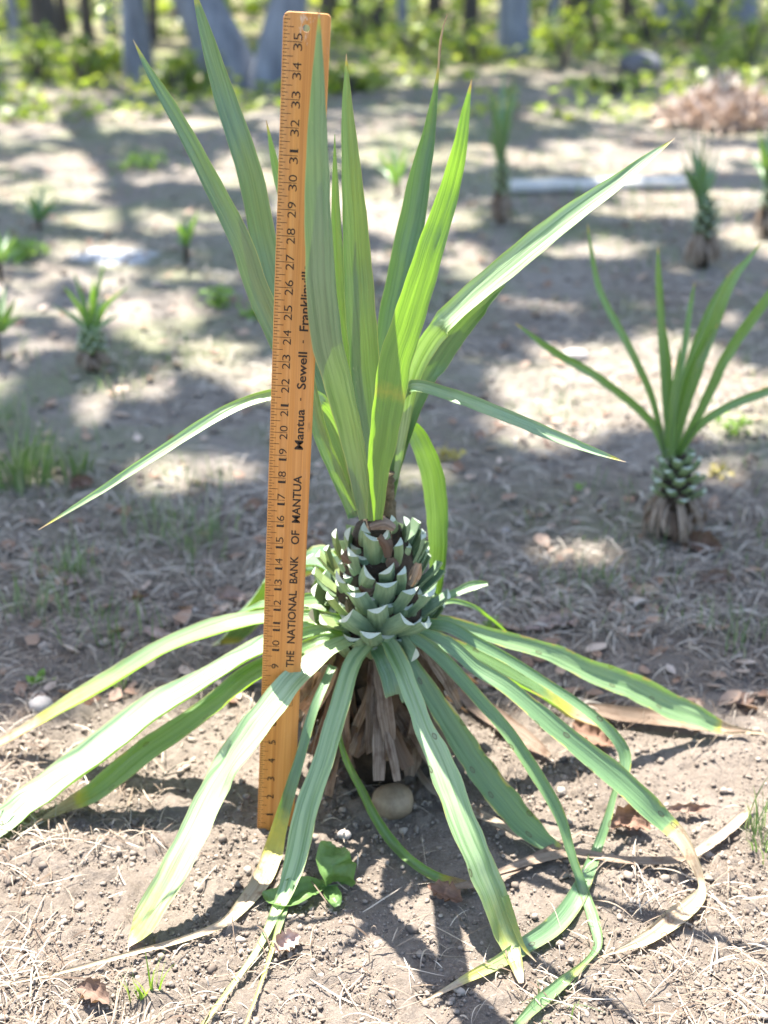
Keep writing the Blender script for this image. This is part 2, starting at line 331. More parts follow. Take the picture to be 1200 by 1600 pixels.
def leaf_cards(X, Y, Z, size, elong=1.6, curl=0.35, tilt=1.0, seed=0, flatten=False):
    """small pointed leaves made of 4 quads each, as V,F arrays"""
    n = len(X); u = np.array([-0.5, -0.2, 0.15, 0.5]); w = np.array([0.08, 0.5, 0.42, 0.03]) / elong
    P = []
    for k in range(4):
        for sgn in (-1, 0, 1): P.append((u[k], sgn * w[k], curl * (abs(sgn) * w[k] * 0.9 + u[k] ** 2 * 0.8)))
    P = np.array(P); T = np.repeat(P[None], n, 0) * size[:, None, None]
    T[:, :, 2] *= RNG.uniform(-1, 1.2, (n, 1))
    yaw = RNG.uniform(0, 6.283, n); pit = RNG.normal(0, tilt, n); rol = RNG.normal(0, tilt, n)
    cy, sy, cx, sx, cz, sz = np.cos(pit), np.sin(pit), np.cos(rol), np.sin(rol), np.cos(yaw), np.sin(yaw)
    x, y, z = T[:, :, 0], T[:, :, 1], T[:, :, 2]
    y, z = y * cx[:, None] - z * sx[:, None], y * sx[:, None] + z * cx[:, None]
    x, z = x * cy[:, None] + z * sy[:, None], -x * sy[:, None] + z * cy[:, None]
    x, y = x * cz[:, None] - y * sz[:, None], x * sz[:, None] + y * cz[:, None]
    V = np.stack([x + X[:, None], y + Y[:, None], z + Z[:, None]], -1)
    f = []
    for k in range(3):
        for j in range(2): a = k * 3 + j; f.append((a, a + 1, a + 4, a + 3))
    f = np.array(f); Fc = (f[None] + (np.arange(n) * 12)[:, None, None]).reshape(-1, 4)
    return V.reshape(-1, 3), Fc
x, y = scatter(1500, 1.55, 9, 0.34, 1.4); V, Fc = leaf_cards(x, y, gh(x, y) + 0.008, RNG.uniform(0.012, 0.042, len(x)), 1.5, 0.5, 0.3)
o = mesh_obj('leaf_litter', V, Fc, LIT); tag(o, 'small brown leaf litter over the ground behind the plant', 'leaf litter', kind='stuff')
GRM = island_mat('grass_blade', [(0, (0.08, 0.13, 0.06)), (0.5, (0.15, 0.20, 0.10)), (1, (0.38, 0.37, 0.25))], 0.5, 0.4, None, 0.3, [(0, (0.16, 0.32, 0.04)), (1, (0.3, 0.4, 0.1))])
tuft = [(60, 730, 70, 45, 260), (300, 850, 70, 45, 220), (120, 900, 60, 30, 120), (20, 660, 40, 50, 140), (170, 1000, 90, 40, 110), (240, 830, 60, 30, 90), (60, 960, 60, 25, 110), (1160, 1010, 60, 30, 70), (900, 920, 60, 14, 70),
        (200, 255, 60, 14, 60), (180, 620, 60, 20, 70), (330, 760, 60, 20, 70), (620, 260, 40, 30, 70), (900, 320, 90, 16, 90), (1130, 340, 60, 20, 60), (460, 120, 60, 20, 70), (1180, 1300, 25, 20, 50), (860, 650, 70, 20, 60), (1010, 330, 60, 14, 60), (20, 400, 40, 16, 60)]
tx, ty, tl = [], [], []
for a, b, rx, ry, n in tuft:
    for _ in range(int(n * 0.5)):
        p = onground(a + random.gauss(0, rx * 0.5), b + random.gauss(0, ry * 0.5)); 
        if p.y > 1.2 and p.y < 14: tx.append(p.x); ty.append(p.y); tl.append(random.uniform(0.02, 0.07) * (1 + 0.12 * p.y))
x, y = scatter(9000, 1.75, 9, 0.35, 1.3); k = vn(x * 1.6, y * 1.6 + 50) + 0.5 * vn(x * 7, y * 7) > 0.06; x, y = x[k], y[k]
tx = np.concatenate([tx, x]); ty = np.concatenate([ty, y]); tl = np.concatenate([tl, RNG.uniform(0.012, 0.05, len(x))])
o = ribbons('grass', tx, ty, tl, 0.0009 + 0.0005 * ty, GRM, 5, 0, 1, RNG.uniform(0.1, 0.9, len(tx)))
tag(o, 'thin green grass growing in patches behind the plant', 'grass', kind='stuff')

# ---------------------------------------------------------------- yucca leaves
TRX, TRY = at(590, 900, 1.40).x, 1.40                 # axis of the big plant
def Ymap(Y): return 1.40 + 0.79 * (Y - 1.74)
def catmull(P, n):
    P = np.array(P, float); m = len(P); out = []
    d = np.r_[0, np.cumsum(np.linalg.norm(np.diff(P[:, :3], axis=0), axis=1) + 1e-6)]
    ts = np.linspace(0, d[-1], n)
    for t in ts:
        i = min(max(np.searchsorted(d, t, 'right') - 1, 0), m - 2); u = (t - d[i]) / (d[i + 1] - d[i])
        p0 = P[max(i - 1, 0)]; p1 = P[i]; p2 = P[i + 1]; p3 = P[min(i + 2, m - 1)]
        h = d[i + 1] - d[i]
        m1 = (p2 - p0) / (d[i + 1] - d[max(i - 1, 0)]) * h; m2 = (p3 - p1) / (d[min(i + 2, m - 1)] - d[i]) * h
        out.append((2 * u ** 3 - 3 * u ** 2 + 1) * p1 + (u ** 3 - 2 * u ** 2 + u) * m1 + (-2 * u ** 3 + 3 * u ** 2) * p2 + (u ** 3 - u ** 2) * m2)
    return np.array(out), d[-1]
def blade(name, P, mat, parent, dry=None, tone=0.3, spot=0.0, fold=0.35, lean=0.0, roll=0.0, wax=0.0, nv=44, nu=8, wav=0.015, rag=0.0, seed=0, upv=Vector((0, 0, 1)), camf=True):
    """P rows: x, y, z, width (metres). lean mixes 'facing the viewer side' with 'facing up'"""
    C, Ln = catmull(P, nv); rs = np.random.default_rng(seed + 11)
    ph = rs.uniform(0, 6.28, 6)
    V = []; uvs = []; D = []; E = []
    prevN = None; kr = [(rs.uniform(0.15, 0.85), rs.uniform(-0.05, 0.08), rs.uniform(-0.4, 0.4)) for _ in range(3)]
    for i in range(nv):
        p = Vector(C[i, :3]); w = max(C[i, 3], 0.0003)
        T = (Vector(C[min(i + 1, nv - 1), :3]) - Vector(C[max(i - 1, 0), :3])).normalized()
        v = Vector((0, 0, H)) - p if camf else Vector((p.x - upv.x, p.y - upv.y, 0))
        if camf is False: v = Vector((v.x, v.y, 0.0)) if v.length > 1e-4 else Vector((0, -1, 0))
        v = v - T * v.dot(T); v.normalize()
        up = Vector((0, 0, 1)); up = up - T * up.dot(T)
        if up.length > 0.15: up.normalize()
        else: up = v.copy()
        if up.dot(v) < 0: up = -up
        N = (v * (1 - lean) + up * lean).normalized()
        r = roll if not callable(roll) else roll(i / (nv - 1))
        if r: N = Matrix.Rotation(r, 3, T) @ N
        if prevN is not None and N.dot(prevN) < 0: pass
        prevN = N
        S = T.cross(N).normalized(); c = max(abs(N.dot(v)), 0.45)
        w = w / c; t = i / (nv - 1)
        for j in range(nu + 1):
            u = 2 * j / nu - 1
            k = 1 + 0.02 * math.sin(t * 80 + ph[5] + u * 3) + rag * 0.10 * math.sin(t * 50 + ph[0] + (1.5 if u > 0 else 0)) * abs(u) ** 4
            z = fold * (u * u - 0.33) * w * 0.5 + w * wav * (math.sin(t * 17 + u * 2 + ph[1]) + 0.6 * math.sin(t * 31 - u * 3 + ph[2]))
            z -= w * 0.035 * math.cos(u * 9)
            for t0, am, sk in kr: z += w * am * max(0, 1 - abs(t - t0 - sk * u * 0.04) / 0.035)
            q = p + S * (u * w * 0.5 * k + w * 0.010 * math.sin(t * 19 + ph[3]) + w * 0.007 * math.sin(t * 47 + ph[4])) + N * z
            V.append(q); uvs.append((u * w * 0.5 + seed * 0.37, t * Ln + seed * 0.91)); E.append(abs(u))
            dd = 0.0
            if dry:
                xs = [a for a, _ in dry]; ysv = [b for _, b in dry]; dd = float(np.interp(t, xs, ysv))
            D.append(dd)
    Fc = [(i * (nu + 1) + j, i * (nu + 1) + j + 1, (i + 1) * (nu + 1) + j + 1, (i + 1) * (nu + 1) + j) for i in range(nv - 1) for j in range(nu)]
    n = len(V)
    # keep everything on or above the soil
    A = np.array([v[:] for v in V]); A[:, 2] = np.maximum(A[:, 2], gh(A[:, 0], A[:, 1]) + 0.008)
    o = mesh_obj(name, A, Fc, mat, None, True, uvs, {'dry': D, 'tone': [tone] * n, 'spot': [spot] * n, 'wax': [wax] * n, 'edge': E})
    if parent: child(o, parent)
    return o
def pts(L, f=Ymap):
    out = []
    for px, py, w, Y in L:
        p = at(px, py, f(Y))
        g = onground(px, py, 0.010)
        if p.z < gh1(p.x, p.y) + 0.010 or p.y > g.y: p = g
        out.append((p.x, p.y, p.z, w * depth(p) / F))
    return out
yucca = empty('yucca_plant', (TRX, TRY, 0))
tag(yucca, 'large yucca with trimmed stem and long drooping lower leaves beside the wooden yardstick', 'yucca', 'yucca plants growing in the clearing')
_n = [0]
def leaf(L, **k):
    _n[0] += 1; k.setdefault('seed', _n[0]); q = 0.82 if k.get('lean', 0) > 0.25 else 0.95
    L = [(a, b, w * q, Y) for a, b, w, Y in L]; return blade('leaf', pts(L), LEAF, yucca, **k)
TIP = [(0, 0), (0.965, 0), (1, 0.9)]
# upright crown
leaf([(574, 812, 24, 1.690), (556, 700, 36, 1.66), (532, 600, 46, 1.595), (516, 533, 52, 1.565), (503, 400, 47, 1.535), (499, 270, 40, 1.525), (499, 150, 25, 1.52), (499, 60, 10, 1.515), (499, 14, 1, 1.51)], wax=0.2, tone=0.0, fold=0.55, roll=rad(-24), dry=TIP)
leaf([(582, 812, 20, 1.74), (580, 700, 32, 1.74), (570, 600, 46, 1.74), (563, 500, 50, 1.73), (556, 400, 46, 1.73), (548, 267, 32, 1.72), (542, 167, 18, 1.72), (541, 84, 1, 1.72)], tone=0.1, fold=0.5, roll=rad(12), dry=TIP)
leaf([(575, 800, 20, 1.78), (548, 600, 28, 1.78), (535, 500, 24, 1.78), (527, 400, 20, 1.78), (524, 300, 12, 1.78), (523, 210, 1, 1.78)], tone=0.2, fold=0.6)
leaf([(592, 812, 20, 1.76), (594, 700, 34, 1.78), (602, 600, 42, 1.80), (615, 500, 45, 1.82), (636, 400, 44, 1.84), (649, 333, 42, 1.85), (660, 267, 34, 1.86), (673, 200, 20, 1.87), (685, 110, 4, 1.87), (688, 70, 5, 1.87), (692, 45, 3, 1.87), (699, 22, 1, 1.87)], tone=0.1, fold=0.8, roll=rad(-14), dry=[(0, 0), (0.86, 0), (0.9, 0.7), (1, 0.9)])
leaf([(586, 815, 24, 1.680), (592, 733, 36, 1.66), (597, 700, 44, 1.65), (607, 633, 51, 1.64), (618, 567, 54, 1.63), (639, 500, 52, 1.62), (669, 400, 46, 1.61), (702, 300, 34, 1.61), (718, 233, 25, 1.60), (729, 167, 12, 1.60), (737, 124, 1, 1.60)], tone=0.75, fold=0.12, roll=rad(-6), dry=[(0, 0.02), (0.3, 0.02), (0.34, 0.3), (0.38, 0.05), (0.97, 0), (1, 0.9)], nv=60)
leaf([(558, 808, 20, 1.74), (545, 750, 28, 1.75), (510, 650, 38, 1.76), (470, 550, 42, 1.78), (432, 450, 43, 1.79), (411, 375, 42, 1.80), (396, 300, 42, 1.80), (376, 225, 40, 1.80), (350, 150, 36, 1.81), (322, 56, 22, 1.81), (308, 5, 10, 1.81), (301, -22, 1, 1.81)], tone=0.0, fold=0.4, roll=rad(8), dry=TIP)
leaf([(552, 808, 20, 1.72), (520, 700, 32, 1.715), (470, 600, 37, 1.71), (430, 520, 38, 1.71), (400, 450, 38, 1.71), (374, 375, 36, 1.71), (336, 300, 32, 1.71), (298, 225, 26, 1.71), (256, 150, 20, 1.71), (233, 112, 12, 1.71), (208, 62, 1, 1.71)], tone=0.05, fold=0.4, roll=rad(14), dry=TIP)
leaf([(565, 800, 20, 1.84), (520, 600, 28, 1.85), (470, 400, 24, 1.86), (433, 270, 15, 1.87), (416, 188, 1, 1.87)], tone=0.2, fold=0.5, dry=TIP)
leaf([(551, 800, 18, 1.68), (530, 750, 22, 1.67), (505, 690, 24, 1.67), (488, 630, 26, 1.68), (474, 560, 22, 1.70), (455, 480, 12, 1.72), (445, 440, 1, 1.72)], tone=0.3, fold=0.5)
leaf([(560, 800, 16, 1.72), (545, 700, 18, 1.71), (520, 645, 19, 1.70), (490, 618, 19, 1.69), (430, 617, 20, 1.67), (375, 633, 20, 1.65), (330, 656, 21, 1.63), (240, 714, 18, 1.60), (150, 772, 12, 1.57), (100, 803, 6, 1.56), (60, 828, 1, 1.55)], wax=0.7, tone=0.6, fold=0.4, lean=0.45, dry=[(0, 0), (0.93, 0), (0.97, 0.5), (1, 0.9)], nv=60)
leaf([(602, 800, 16, 1.77), (612, 690, 20, 1.77), (622, 625, 20, 1.76), (645, 604, 22, 1.74), (700, 617, 24, 1.72), (770, 643, 25, 1.68), (860, 680, 22, 1.65), (930, 706, 12, 1.63), (978, 722, 1, 1.62)], wax=0.25, tone=0.1, fold=0.5, lean=0.4, dry=[(0, 0), (0.94, 0), (1, 0.9)], nv=60)
leaf([(604, 805, 18, 1.78), (622, 690, 28, 1.77), (643, 585, 36, 1.76), (672, 530, 40, 1.75), (710, 490, 42, 1.74), (770, 438, 44, 1.73), (810, 405, 46, 1.72), (880, 348, 42, 1.71), (960, 290, 30, 1.70), (1010, 250, 17, 1.70), (1054, 216, 1, 1.70)], wax=0.8, tone=0.35, fold=0.3, lean=0.4, roll=rad(-6), dry=[(0, 0), (0.96, 0), (1, 0.9)], nv=60)
leaf([(600, 808, 18, 1.79), (622, 715, 22, 1.79), (642, 650, 28, 1.79), (664, 595, 34, 1.79), (703, 535, 34, 1.78), (735, 498, 26, 1.76), (765, 468, 14, 1.75), (790, 445, 1, 1.745)], tone=0.05, fold=0.6, lean=0.2)
leaf([(602, 805, 18, 1.76), (612, 735, 24, 1.78), (624, 680, 20, 1.79), (640, 666, 26, 1.80), (662, 700, 34, 1.80), (678, 750, 38, 1.80), (684, 800, 36, 1.80), (685, 850, 30, 1.80), (684, 900, 22, 1.80), (684, 950, 2, 1.80)], tone=0.4, fold=0.35, roll=rad(12), nv=50)
# lower skirt
S = dict(lean=0.85, fold=0.3, wav=0.015)
leaf([(540, 985, 20, 1.73), (480, 965, 26, 1.75), (410, 967, 24, 1.76), (337, 982, 30, 1.77), (262, 1010, 28, 1.78), (187, 1054, 28, 1.78), (112, 1097, 24, 1.79), (50, 1134, 18, 1.79), (-5, 1164, 12, 1.79), (-40, 1180, 2, 1.79)], wax=0.3, tone=0.6, dry=[(0, 0), (0.4, 0.05), (0.78, 0.25), (0.86, 0.9), (1, 1)], **S)
leaf([(540, 960, 16, 1.76), (480, 943, 18, 1.78), (420, 944, 14, 1.80), (365, 960, 2, 1.82)], tone=0.6, **S)
leaf([(545, 990, 20, 1.71), (480, 985, 26, 1.72), (410, 1012, 32, 1.71), (370, 1033, 32, 1.71), (319, 1064, 34, 1.70), (225, 1121, 50, 1.68), (150, 1180, 53, 1.66), (75, 1234, 50, 1.64), (0, 1292, 45, 1.62), (-60, 1335, 26, 1.61), (-100, 1362, 2, 1.60)], wax=0.72, tone=0.2, dry=[(0, 0), (0.5, 0.02), (1, 0.2)], lean=0.9, fold=0.35, wav=0.015)
leaf([(520, 1005, 16, 1.72), (455, 1020, 18, 1.72), (400, 1052, 18, 1.72), (340, 1088, 20, 1.72), (290, 1120, 12, 1.72), (262, 1136, 2, 1.72)], tone=0.7, spot=0.8, dry=[(0, 0), (0.8, 0.1), (1, 0.9)], **S)
leaf([(540, 1000, 18, 1.69), (465, 1022, 26, 1.69), (408, 1048, 32, 1.69), (375, 1069, 36, 1.69), (300, 1129, 38, 1.68), (225, 1180, 43, 1.66), (150, 1240, 40, 1.64), (112, 1258, 26, 1.63), (80, 1274, 12, 1.63), (38, 1292, 2, 1.62)], wax=0.25, tone=0.65, spot=0.3, dry=[(0, 0), (0.6, 0.08), (0.82, 0.15), (0.88, 0.9), (1, 1)], lean=0.85, fold=0.3, wav=0.015)
leaf([(548, 1000, 20, 1.67), (509, 1018, 32, 1.63), (460, 1063, 46, 1.58), (412, 1123, 52, 1.54), (372, 1175, 54, 1.515), (341, 1227, 54, 1.50), (303, 1303, 54, 1.45), (263, 1380, 54, 1.40), (230, 1437, 50, 1.37), (212, 1465, 26, 1.36), (200, 1480, 3, 1.355)], wax=0.72, tone=0.4, spot=0.06, dry=[(0, 0), (0.55, 0.03), (0.88, 0.2), (0.96, 0.3), (1, 1)], lean=0.85, fold=0.22, wav=0.02, rag=0.3)
leaf([(578, 1005, 26, 1.67), (553, 1035, 32, 1.65), (529, 1110, 37, 1.60), (503, 1200, 40, 1.54), (479, 1267, 45, 1.50), (465, 1333, 43, 1.47), (447, 1395, 30, 1.43), (433, 1422, 22, 1.41), (407, 1476, 13, 1.37), (368, 1533, 10, 1.30), (318, 1600, 8, 1.24), (300, 1625, 2, 1.22)], wax=0.72, tone=0.45, dry=[(0, 0), (0.4, 0.03), (0.75, 0.22), (1, 0.4)], lean=0.8, fold=0.3, spot=0.05)
leaf([(455, 1375, 12, 1.44), (446, 1412, 15, 1.42), (433, 1457, 11, 1.385), (414, 1518, 7, 1.32), (384, 1600, 4, 1.25), (372, 1625, 1, 1.23)], tone=0.3, dry=[(0, 0.05), (0.5, 0.3), (1, 0.6)], lean=0.35, fold=0.3)
leaf([(520, 1040, 16, 1.66), (490, 1110, 18, 1.60), (468, 1188, 20, 1.565), (452, 1242, 24, 1.545), (441, 1280, 28, 1.54), (426, 1334, 38, 1.53), (406, 1380, 36, 1.49), (376, 1418, 26, 1.455), (345, 1445, 16, 1.43), (284, 1468, 11, 1.40), (215, 1487, 9, 1.37), (100, 1518, 7, 1.33), (0, 1540, 3, 1.31)], tone=0.2, spot=0.5, dry=[(0, 0), (0.28, 0), (0.33, 0.34), (0.39, 0.5), (0.43, 0.75), (1, 1)], lean=0.3, fold=0.3, nv=70)
leaf([(588, 1010, 26, 1.67), (602, 1032, 34, 1.645), (612, 1058, 37, 1.63), (617, 1082, 35, 1.62), (618, 1086, 33, 1.62)], tone=0.1, fold=0.3, nv=16)
leaf([(622, 1035, 20, 1.66), (634, 1070, 30, 1.65), (640, 1090, 30, 1.645), (641, 1094, 28, 1.645)], tone=0.1, fold=0.3, nv=16)
leaf([(525, 1110, 8, 1.62), (530, 1150, 9, 1.60), (540, 1187, 12, 1.59), (563, 1233, 15, 1.58), (587, 1280, 18, 1.565), (613, 1317, 20, 1.545), (643, 1347, 18, 1.52), (680, 1370, 18, 1.50), (715, 1380, 16, 1.485), (760, 1386, 3, 1.47)], tone=0.7, spot=0.4, dry=[(0, 0), (0.8, 0.05), (0.9, 0.8), (1, 1)], lean=0.3, fold=0.9)
leaf([(600, 995, 22, 1.67), (614, 1017, 32, 1.65), (636, 1067, 34, 1.60), (660, 1133, 37, 1.54), (690, 1200, 51, 1.48), (715, 1267, 53, 1.43), (740, 1333, 54, 1.39), (774, 1417, 52, 1.36), (792, 1467, 43, 1.345), (804, 1500, 28, 1.33), (812, 1528, 16, 1.31), (814, 1536, 10, 1.305)], wax=0.5, tone=0.5, spot=0.35, dry=[(0, 0), (0.6, 0.05), (0.8, 0.18), (0.92, 0.27), (0.98, 0.8), (1, 1)], lean=0.85, fold=0.3, rag=0.5, nv=56)
leaf([(789, 1400, 14, 1.36), (802, 1440, 12, 1.35), (818, 1480, 8, 1.335), (838, 1503, 1, 1.33)], tone=0.5, dry=[(0, 0.15), (0.7, 0.3), (1, 0.9)], lean=0.4, nv=20)
leaf([(622, 1005, 20, 1.68), (645, 1040, 26, 1.66), (672, 1085, 36, 1.645), (705, 1135, 45, 1.625), (750, 1205, 52, 1.60), (790, 1255, 54, 1.58), (830, 1300, 46, 1.56), (865, 1325, 26, 1.545), (897, 1338, 3, 1.54)], tone=0.35, spot=0.9, dry=[(0, 0), (0.92, 0.03), (0.94, 0.8), (1, 1)], lean=0.35, fold=0.4, rag=0.5)
leaf([(640, 992, 20, 1.68), (680, 1020, 27, 1.67), (744, 1088, 25, 1.63), (796, 1149, 25, 1.59), (840, 1215, 25, 1.55), (875, 1276, 22, 1.52), (892, 1333, 17, 1.49), (910, 1386, 18, 1.46), (927, 1438, 22, 1.42), (934, 1477, 17, 1.38), (919, 1499, 10, 1.35), (875, 1539, 22, 1.31), (840, 1569, 24, 1.27), (809, 1600, 14, 1.245), (790, 1620, 3, 1.23)], tone=0.45, spot=0.45, dry=[(0, 0), (0.7, 0.05), (0.8, 0.25), (0.86, 0.0), (1, 0.2)], lean=0.35, fold=0.45, nv=80)
leaf([(640, 985, 22, 1.70), (700, 1009, 29, 1.68), (744, 1044, 28, 1.66), (787, 1071, 30, 1.64), (831, 1106, 33, 1.62), (875, 1145, 37, 1.60), (919, 1180, 40, 1.585), (962, 1215, 45, 1.57), (1006, 1254, 44, 1.55), (1037, 1285, 38, 1.54), (1063, 1311, 30, 1.52), (1081, 1342, 22, 1.50), (1096, 1381, 12, 1.485), (1091, 1403, 26, 1.47), (1050, 1438, 36, 1.43), (1015, 1464, 26, 1.40), (980, 1480, 13, 1.38), (934, 1496, 1, 1.36)], tone=0.3, spot=0.9, dry=[(0, 0), (0.59, 0.0), (0.60, 0.8), (1, 1)], lean=0.4, fold=0.35, nv=80, rag=0.4)
leaf([(650, 975, 20, 1.74), (700, 980, 23, 1.73), (744, 1004, 22, 1.72), (787, 1027, 20, 1.71), (844, 1062, 18, 1.69), (897, 1097, 18, 1.67), (936, 1127, 20, 1.65), (962, 1154, 22, 1.64), (976, 1180, 24, 1.63), (975, 1210, 18, 1.61), (962, 1235, 12, 1.60), (949, 1281, 16, 1.57), (932, 1329, 20, 1.54), (915, 1372, 28, 1.51), (892, 1416, 36, 1.47), (862, 1451, 36, 1.43), (822, 1477, 32, 1.41), (779, 1504, 25, 1.38), (735, 1526, 18, 1.35), (690, 1550, 8, 1.33), (655, 1567, 1, 1.31)], tone=0.3, spot=0.5, dry=[(0, 0), (0.75, 0.03), (0.88, 0.25), (0.94, 0.7), (1, 1)], lean=0.35, fold=0.35, nv=100)
leaf([(650, 968, 20, 1.76), (700, 974, 26, 1.77), (744, 987, 26, 1.78), (787, 1000, 30, 1.79), (844, 1016, 32, 1.80), (875, 1027, 36, 1.81), (919, 1049, 40, 1.81), (962, 1066, 47, 1.82), (1006, 1084, 50, 1.83), (1050, 1106, 48, 1.84), (1094, 1123, 37, 1.84), (1129, 1138, 22, 1.84), (1164, 1143, 9, 1.84), (1205, 1147, 2, 1.84)], wax=0.2, tone=0.45, spot=0.8, dry=[(0, 0), (0.7, 0.0), (0.86, 0.1), (0.88, 0.85), (1, 1)], lean=0.4, fold=0.35, nv=60, rag=0.4)
leaf([(660, 985, 18, 1.75), (715, 1012, 20, 1.76), (765, 1037, 26, 1.77), (815, 1063, 32, 1.78), (852, 1086, 34, 1.79), (890, 1110, 30, 1.80), (927, 1127, 20, 1.80), (955, 1140, 4, 1.80)], tone=0.7, spot=1.0, dry=[(0, 0), (0.6, 0.06), (0.8, 0.5), (0.9, 1), (1, 1)], **S)
leaf([(640, 950, 14, 1.74), (690, 935, 16, 1.76), (715, 925, 15, 1.77), (740, 915, 18, 1.78), (762, 912, 7, 1.78)], tone=0.4, fold=0.3, nv=20, lean=0.3)
leaf([(650, 960, 10, 1.78), (700, 940, 9, 1.80), (735, 946, 8, 1.82), (765, 965, 6, 1.84), (795, 990, 2, 1.86)], tone=0.6, fold=0.3, nv=24, lean=0.3)
for q in ([(560, 950, 16, 1.72), (520, 940, 19, 1.72), (480, 937, 22, 1.74), (440, 946, 20, 1.76)], [(555, 975, 16, 1.70), (520, 966, 18, 1.69), (480, 962, 20, 1.70), (430, 970, 18, 1.72)],
          [(548, 992, 16, 1.69), (515, 984, 18, 1.68), (475, 990, 20, 1.69), (440, 1004, 20, 1.70)], [(545, 1003, 14, 1.68), (510, 998, 18, 1.665), (480, 1008, 20, 1.66), (450, 1027, 22, 1.67)]):
    leaf(q, tone=0.75, fold=0.4, lean=0.4, nv=20)
# leaves on the far side, for the plant seen from elsewhere
for k, a in enumerate((88, 108, 130)):
    ca, sa = math.cos(rad(a)), math.sin(rad(a)); P = []
    for r, z, w in ((0.04, 0.24, 0.014), (0.10, 0.26, 0.022), (0.18, 0.22, 0.028), (0.26, 0.13, 0.030), (0.33, 0.05, 0.02), (0.38, 0.015, 0.003)):
        P.append((TRX + ca * r, TRY + sa * r, z, w))
    _n[0] += 1; blade('leaf', P, LEAF, yucca, tone=0.1, spot=0.4, lean=0.8, dry=[(0, 0), (0.85, 0.1), (1, 1)], seed=_n[0])

# trunk core, stubs, thatch
def lathe(name, prof, mat, cx, cy, n=24, jit=0.0, parent=None, z0=0):
    V = []; 
    for i, (r, z) in enumerate(prof):
        for j in range(n):
            a = 2 * math.pi * j / n; rr = r * (1 + jit * (random.random() - 0.5)); V.append((cx + rr * math.cos(a), cy + rr * math.sin(a), z0 + z))
    Fc = [(i * n + j, i * n + (j + 1) % n, (i + 1) * n + (j + 1) % n, (i + 1) * n + j) for i in range(len(prof) - 1) for j in range(n)]
    Fc.append(tuple(range((len(prof) - 1) * n, len(prof) * n))); Fc.append(tuple(reversed(range(n))))
    o = mesh_obj(name, V, Fc, mat); 
    if parent: child(o, parent)
    return o
CORE = simple_mat('stem_fibre', (0.028, 0.022, 0.015), (0.085, 0.060, 0.040), 60, 0.9, 0.9, 0.006)
lathe('trunk', [(0.030, -0.01), (0.040, 0.06), (0.05, 0.14), (0.052, 0.2), (0.050, 0.26), (0.040, 0.31), (0.026, 0.345), (0.010, 0.36)], CORE, TRX, TRY, 30, 0.12, yucca)
def stub_material():
    s = M('cut_stub'); uv = s.n('ShaderNodeUVMap').outputs[0]; cut = s.n('ShaderNodeAttribute', attribute_name='cut').outputs['Fac']; tone = s.n('ShaderNodeAttribute', attribute_name='tone').outputs['Fac']
    n = s.noise(s.mapping(uv, (300, 25, 1)), 1, 3); 
    g = s.mix(tone, s.ramp(n, [(0.3, (0.11, 0.19, 0.12)), (0.7, (0.26, 0.37, 0.24))]), (0.26, 0.33, 0.11))
    p = s.noise(s.n('ShaderNodeTexCoord').outputs['Object'], 400, 4)
    w = s.mix(p, (0.30, 0.36, 0.27), (0.55, 0.60, 0.50))
    c = s.mix(s.math('GREATER_THAN', cut, 0.5), g, w)
    return s.bsdf(c, 0.42, 0.5, n, 0.3, 0.001, 0.12, (0.3, 0.45, 0.08))
STUB = stub_material()
def stub(base, tip, w, th, tone, parent=yucca, seed=0, name='leaf_stub'):
    """thick crescent leaf base, cut off square"""
    rs = random.Random(seed); T = (tip - base); Ln = T.length; T.normalize()
    out = Vector((base.x - TRX, base.y - TRY, 0)) if parent is yucca else Vector((base.x - parent.location.x, base.y - parent.location.y, 0))
    if out.length < 1e-4: out = Vector((0, -1, 0))
    out.normalize(); side = T.cross(out)
    if side.length < 0.2: side = Vector((1, 0, 0))
    side.normalize(); N = side.cross(T).normalized()
    if N.dot(out) < 0 and N.dot(Vector((0, 0, 1))) > 0: N = -N
    nu = 10; V = []; uvs = []; cut = []
    lv = [(0.0, 1.2, 1.2), (0.35, 1.08, 1.1), (0.7, 1.03, 1.0), (0.97, 1.0, 0.95), (1.0, 0.98, 0.9)]
    cs = rs.uniform(-0.2, 0.2)
    for t, ws, ts in lv:
        ring = []
        for j in range(nu):                                        # closed outline: outer arc then inner arc
            u = -1 + 2 * j / (nu - 1); ring.append((u * w * 0.5 * ws, (-u * u * 0.17 * w + th * 0.55 * (1 - abs(u) ** 1.5) * ts)))
        for j in range(nu):
            u = 1 - 2 * j / (nu - 1); ring.append((u * w * 0.5 * ws * 0.985, (-u * u * 0.17 * w - th * 0.4 * (1 - abs(u) ** 2) * ts)))
        for a, b in ring:
            s_ = 1 + (a / w) * cs if t > 0.9 else 1
            q = base + T * (Ln * t * s_) + side * a + N * b + Vector((0, 0, 0)) + out * (0.004 * math.sin(t * 3))
            V.append(q); uvs.append((a + seed * 0.1, Ln * t)); cut.append(0)
    m = nu * 2; Fc = [(i * m + j, i * m + (j + 1) % m, (i + 1) * m + (j + 1) % m, (i + 1) * m + j) for i in range(len(lv) - 1) for j in range(m)]
    k = len(V); b0 = (len(lv) - 1) * m
    for j in range(m): V.append(V[b0 + j] + T * 0.0002); uvs.append((0, 0)); cut.append(1)
    for j in range(nu - 1): Fc.append((k + j, k + j + 1, k + m - 2 - j, k + m - 1 - j))
    o = mesh_obj(name, [v[:] for v in V], Fc, STUB, None, False, uvs, {'cut': cut, 'tone': [tone] * len(V)})
    child(o, parent); return o
